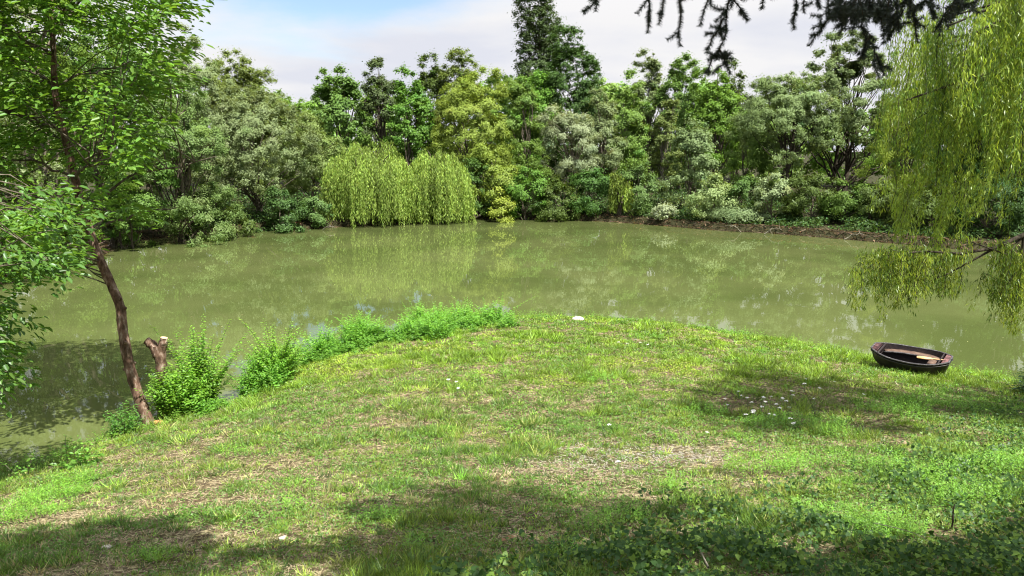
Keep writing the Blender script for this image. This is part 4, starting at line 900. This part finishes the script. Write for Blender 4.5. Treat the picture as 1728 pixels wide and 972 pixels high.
# loose wooden paddle in the boat
ca, sa = math.cos(yaw), math.sin(yaw)
def b2w(x_, y_, z_): return np.array([mid[0] + ca * x_ - sa * y_, mid[1] + sa * x_ + ca * y_, gz + .02 + z_])
pc = b2w(LB * .20, -.18, .40); pd = thing('wooden_paddle', 'short bright orange brown wooden paddle lying across the boat', 'paddle', pc); pd.rotation_euler = (.10, .0, yaw + .18)
B = Bag(); pr = [(-.17, .035), (-.13, .065), (-.05, .078), (.06, .072), (.13, .045), (.17, .02)]; V = []; 
for x_, w_ in pr: V += [(x_, w_, .012), (x_, -w_, .012), (x_, -w_, -.012), (x_, w_, -.012)]
m = len(pr); Q = [(i * 4 + j, i * 4 + (j + 1) % 4, (i + 1) * 4 + (j + 1) % 4, (i + 1) * 4 + j) for i in range(m - 1) for j in range(4)] + [(0, 1, 2, 3), (m * 4 - 4, m * 4 - 3, m * 4 - 2, m * 4 - 1)]
B.add(np.array(V), np.array(Q), np.full((len(Q), 3), .5)); B.build('blade', BWOOD, pd)
B = Bag(); B.tube([(.15, 0, 0), (.30, .01, 0), (.50, .02, 0)], [.016, .014, .014], 8); B.tube([(.50, -.04, 0), (.50, .08, 0)], [.014, .014], 8); B.build('shaft', BWOOD, pd, smooth=True)

# ------------------------------------------------------------------ white umbel flowers
a = Mat('white_petals'); PETAL = a.surf((.78, .78, .74), .7); STEMM = leaf_mat('stems', .1)
r = rngof(760)
def flower_mesh(seed):
    r = rngof(seed); st = Bag(); st.tube([(0, 0, 0), (.01, .005, .5), (.0, .01, 1.0)], [.006, .005, .003], 4, (.10, .16, .04)); 
    k = 10; a_ = r.uniform(0, 6.28, k); st.leaves(T_DIA, np.stack([np.zeros(k), np.zeros(k), r.uniform(.05, .8, k)], 1), np.stack([np.cos(a_), np.sin(a_), np.full(k, .4)], 1), np.tile([0, 0, 1.], (k, 1)), .06, .02, jit(r, (.11, .2, .04), k))
    hd = Bag(); n = 30; th = r.uniform(0, 6.28, n); q = r.random(n) ** .5 * .034; P = np.stack([np.cos(th) * q, .01 + np.sin(th) * q, 1.0 + .012 - q * .25], 1)
    hd.leaves(T_LEAF, P, r.normal(size=(n, 3)) * [1, 1, .2], np.tile([0, 0, 1.], (n, 1)) + r.normal(0, .25, (n, 3)), .016, .014, np.full((n, 3), .8)); return st, hd
protos = []
cl = [(1220 + 0, 676), (1226, 686), (1252, 668), (1262, 673), (1284, 671), (1286, 688), (1300, 672), (1312, 684), (1318, 672), (1326, 677), (1335, 662), (1337, 668), (1272, 694), (1258, 702), (1270, 700), (1296, 700), (1304, 704), (1334, 712), (1340, 716), (1270, 682), (1246, 662), (1330, 690), (1376, 675), (1380, 655), (1450, 665), (1360, 640), (1408, 645), (1358, 648), (1290, 680), (1315, 692), (755, 640), (770, 645), (772, 655), (1045, 575), (1060, 578), (1080, 576), (1072, 571), (1095, 579), (1043, 785), (1048, 792), (1190, 738), (1030, 722)]
for i, (px, py) in enumerate(cl):
    hgt = r.uniform(.14, .26) if py > 600 else .12
    q = on_ground(px, py + 1257 * hgt / 16 * .9); region = 0 if 1200 < px < 1350 else 1 if px >= 1350 else 2 if px < 800 else 3 if py < 600 else 4
    lbl = ['white umbel flower in the cluster beside the brown bare patch', 'scattered white flower round the tall spiky weed', 'white flower alone on the left half of the lawn', 'white flower at the tip of the lawn by the water', 'white flower low in the dry grey patch'][region]
    e = thing('white_flower', lbl, 'flower', (q[0], q[1], q[2] - .01), ['white flowers beside the bare patch', 'white flowers round the tall weed', 'white flowers on the left lawn', 'white flowers at the lawn tip', 'white flowers in the dry patch'][region])
    e.scale = (r.uniform(.7, 1.2),) * 2 + (hgt,); e.rotation_euler = (r.normal(0, .12), r.normal(0, .12), r.uniform(0, 6))
    if len(protos) < 4:
        st, hd = flower_mesh(800 + i); s_o = st.build('stem', STEMM, e); h_o = hd.build('flower_head', PETAL, e); protos.append((s_o, h_o))
        for o in (s_o, h_o): pass
    else:
        for o in protos[i % 4]:
            c = o.copy(); COL.objects.link(c); c.parent = e
# head meshes are modelled on a 1 m stem and the plant is scaled to height, so lift their thickness back
for s_o, h_o in protos:
    co = np.empty(len(h_o.data.vertices) * 3, np.float32); h_o.data.vertices.foreach_get('co', co); co = co.reshape(-1, 3); co[:, 2] = 1 + (co[:, 2] - 1) * 4; h_o.data.vertices.foreach_set('co', co.ravel()); h_o.data.update()

# ------------------------------------------------------------------ stones, sticks, small log
def rock(name, label, px, py, size, mat, seed):
    r = rngof(seed); n1_, n2_ = 14, 9; th = np.linspace(0, 6.2832, n1_, endpoint=False); ph = np.linspace(-1.45, 1.45, n2_); V = []
    ks = r.normal(size=(5, 3)) * 2.2; am = r.normal(0, .10, 5)
    for p in ph:
        for t in th:
            d_ = np.array([math.cos(p) * math.cos(t), math.cos(p) * math.sin(t), math.sin(p)]); V.append(d_ * (1 + (am * np.sin(ks @ d_)).sum()) * np.array(size))
    Q = [(i * n1_ + j, i * n1_ + (j + 1) % n1_, (i + 1) * n1_ + (j + 1) % n1_, (i + 1) * n1_ + j) for i in range(n2_ - 1) for j in range(n1_)]
    B = Bag(); B.add(np.array(V), np.array(Q), np.full((len(Q), 3), .5)); o = B.build(name, mat); q = on_ground(px, py); o.location = (q[0], q[1], q[2] + size[2] * .45); tag(o, label, 'stone'); return o
a = Mat('pale_stone'); nn = a.noise(16, 5); STONE = a.surf(a.ramp(nn, (.35, (.38, .33, .27)), (.65, (.60, .55, .48))), .85, nn, .4, .01)
a = Mat('orange_stone'); nn = a.noise(20, 5); OST = a.surf(a.ramp(nn, (.35, (.40, .16, .06)), (.65, (.62, .33, .14))), .85, nn, .4, .01)
rock('stone', 'pale stone lying at the tip of the lawn beside the water', 975, 541, (.21, .12, .10), STONE, 1)
rock('brick_fragment', 'orange brick fragment at the foot of the leaning trunk', 266, 716, (.13, .09, .06), OST, 2)
rock('stone', 'small pale stone among straw at the lower left', 181, 925, (.05, .03, .018), STONE, 3)
rock('stone', 'small pale stone in the grass below the lower middle', 478, 910, (.035, .025, .018), STONE, 4)
def stick(name, label, pts, rads, mat=BARKD, cat='stick'):
    B = Bag(); knobby(B, pts, rads, rngof(len(label)), 7, .10, 4); base = pts[0]; o = B.build(name, mat, None, loc=base, smooth=True); tag(o, label, cat); return o
q = on_ground(1606, 893); stick('stick', 'dark short stick standing upright in the ivy at lower right', [q - [0, 0, .03], q + [.005, 0, .10], q + [-.008, 0, .19], q + [.0, .0, .27]], [.011, .010, .008, .006])
q = on_ground(1195, 968); q2 = on_ground(1172, 930); stick('stick', 'pale bare twig lying at the bottom edge in the ivy', [q + [0, 0, .05], (q + q2) / 2 + [0, 0, .08], q2 + [0, 0, .09]], [.009, .008, .005], BARKP)
q = on_ground(165, 938); q2 = on_ground(200, 920); stick('stick', 'thin pale twig on bare earth at the lower left', [q + [0, 0, .012], (q + q2) / 2 + [0, 0, .018], q2 + [0, 0, .014]], [.005, .005, .003], BARKP)
q = on_ground(1545, 925); q2 = on_ground(1580, 945); stick('stick', 'thin curved dead stem over the ivy left of the upright stick', [q + [-.3, .2, .14], q + [0, 0, .15], q2 + [0, 0, .10]], [.003, .003, .003], BARKP)
q = on_ground(-12, 835); stick('log', 'weathered grey log end cut by the left edge at the water', [q + [-.5, .1, .05], q + [-.1, 0, .10], q + [.06, -.02, .13]], [.10, .10, .09], BARKP, 'log')
# ground leaves: brown fallen leaves, individually few
r = rngof(770)
for i, (px, py, lb_) in enumerate([(858, 912, 'curled brown fallen leaf on bare earth at the bottom centre'), (850, 918, 'smaller brown fallen leaf beside the curled one'), (1262, 948, 'orange brown fallen leaf in the ivy near the bottom edge')]):
    q = on_ground(px, py); B = Bag(); B.leaves(T_IVY, np.zeros((1, 3)), np.array([[math.cos(i * 2.), math.sin(i * 2.), .2]]), np.array([[.1, -.3, 1.]]), .075 if i != 1 else .05, .06, np.array([[.34, .17, .08]])); o = B.build('fallen_leaf', LEAFN); o.location = q + [0, 0, .03]; tag(o, lb_, 'leaf')
# dead branches at the far waterline
r = rngof(780)
for i, (px, py, dx, dz, lb_) in enumerate([(1290, 395, .9, .35, 'grey dead branch dipping into the water below the wide willow'), (1425, 404, 1.1, .25, 'dead branch lying on the muddy shore below the airy tree'), (1250, 392, -.8, .45, 'thin dead branch arching out under the pale whitish bush'), (545, 388, .9, .22, 'dead branch at the waterline left of the weeping willows'), (370, 396, 1.0, .25, 'dead branch on the mud under the forked willow')]):
    q = at_z(px, py, .03); B = Bag(); p = polycurve(q, q + [dx * 1.2, -.5, dz], 7, .2, r, .04); B.tube(p, np.linspace(.045, .012, 7), 6)
    for s in range(5): k = r.integers(2, 6); B.tube(polycurve(p[k], p[k] + r.normal(0, .35, 3) * [1, 1, .5] + [0, 0, .1], 4, 0, r), np.linspace(.018, .006, 4), 4)
    o = B.build('dead_branch', BARKP, None, loc=q, smooth=True); tag(o, lb_, 'branch', 'dead branches at the far waterline')
# floating specks and leaves on the pond
r = rngof(790); n = 1400; x = r.uniform(-24, 24, n); y = 12 + 40 * r.random(n) ** 1.3; d = sdist(x, y); k = (d < -.2) & (fbm(x, y, 4, 90) > .47); x, y = x[k], y[k]; n = len(x)
P = np.stack([x, y, np.full(n, .006)], 1); a_ = r.uniform(0, 6.28, n); B = Bag(); B.leaves(T_DIA, P, np.stack([np.cos(a_), np.sin(a_), np.zeros(n)], 1), np.tile([0, 0, 1.], (n, 1)), .05 * r.uniform(.4, 1.4, n), .035, jit(r, (.30, .32, .16), n, .3)); B.build('floating_debris', LEAF)['kind'] = 'stuff'
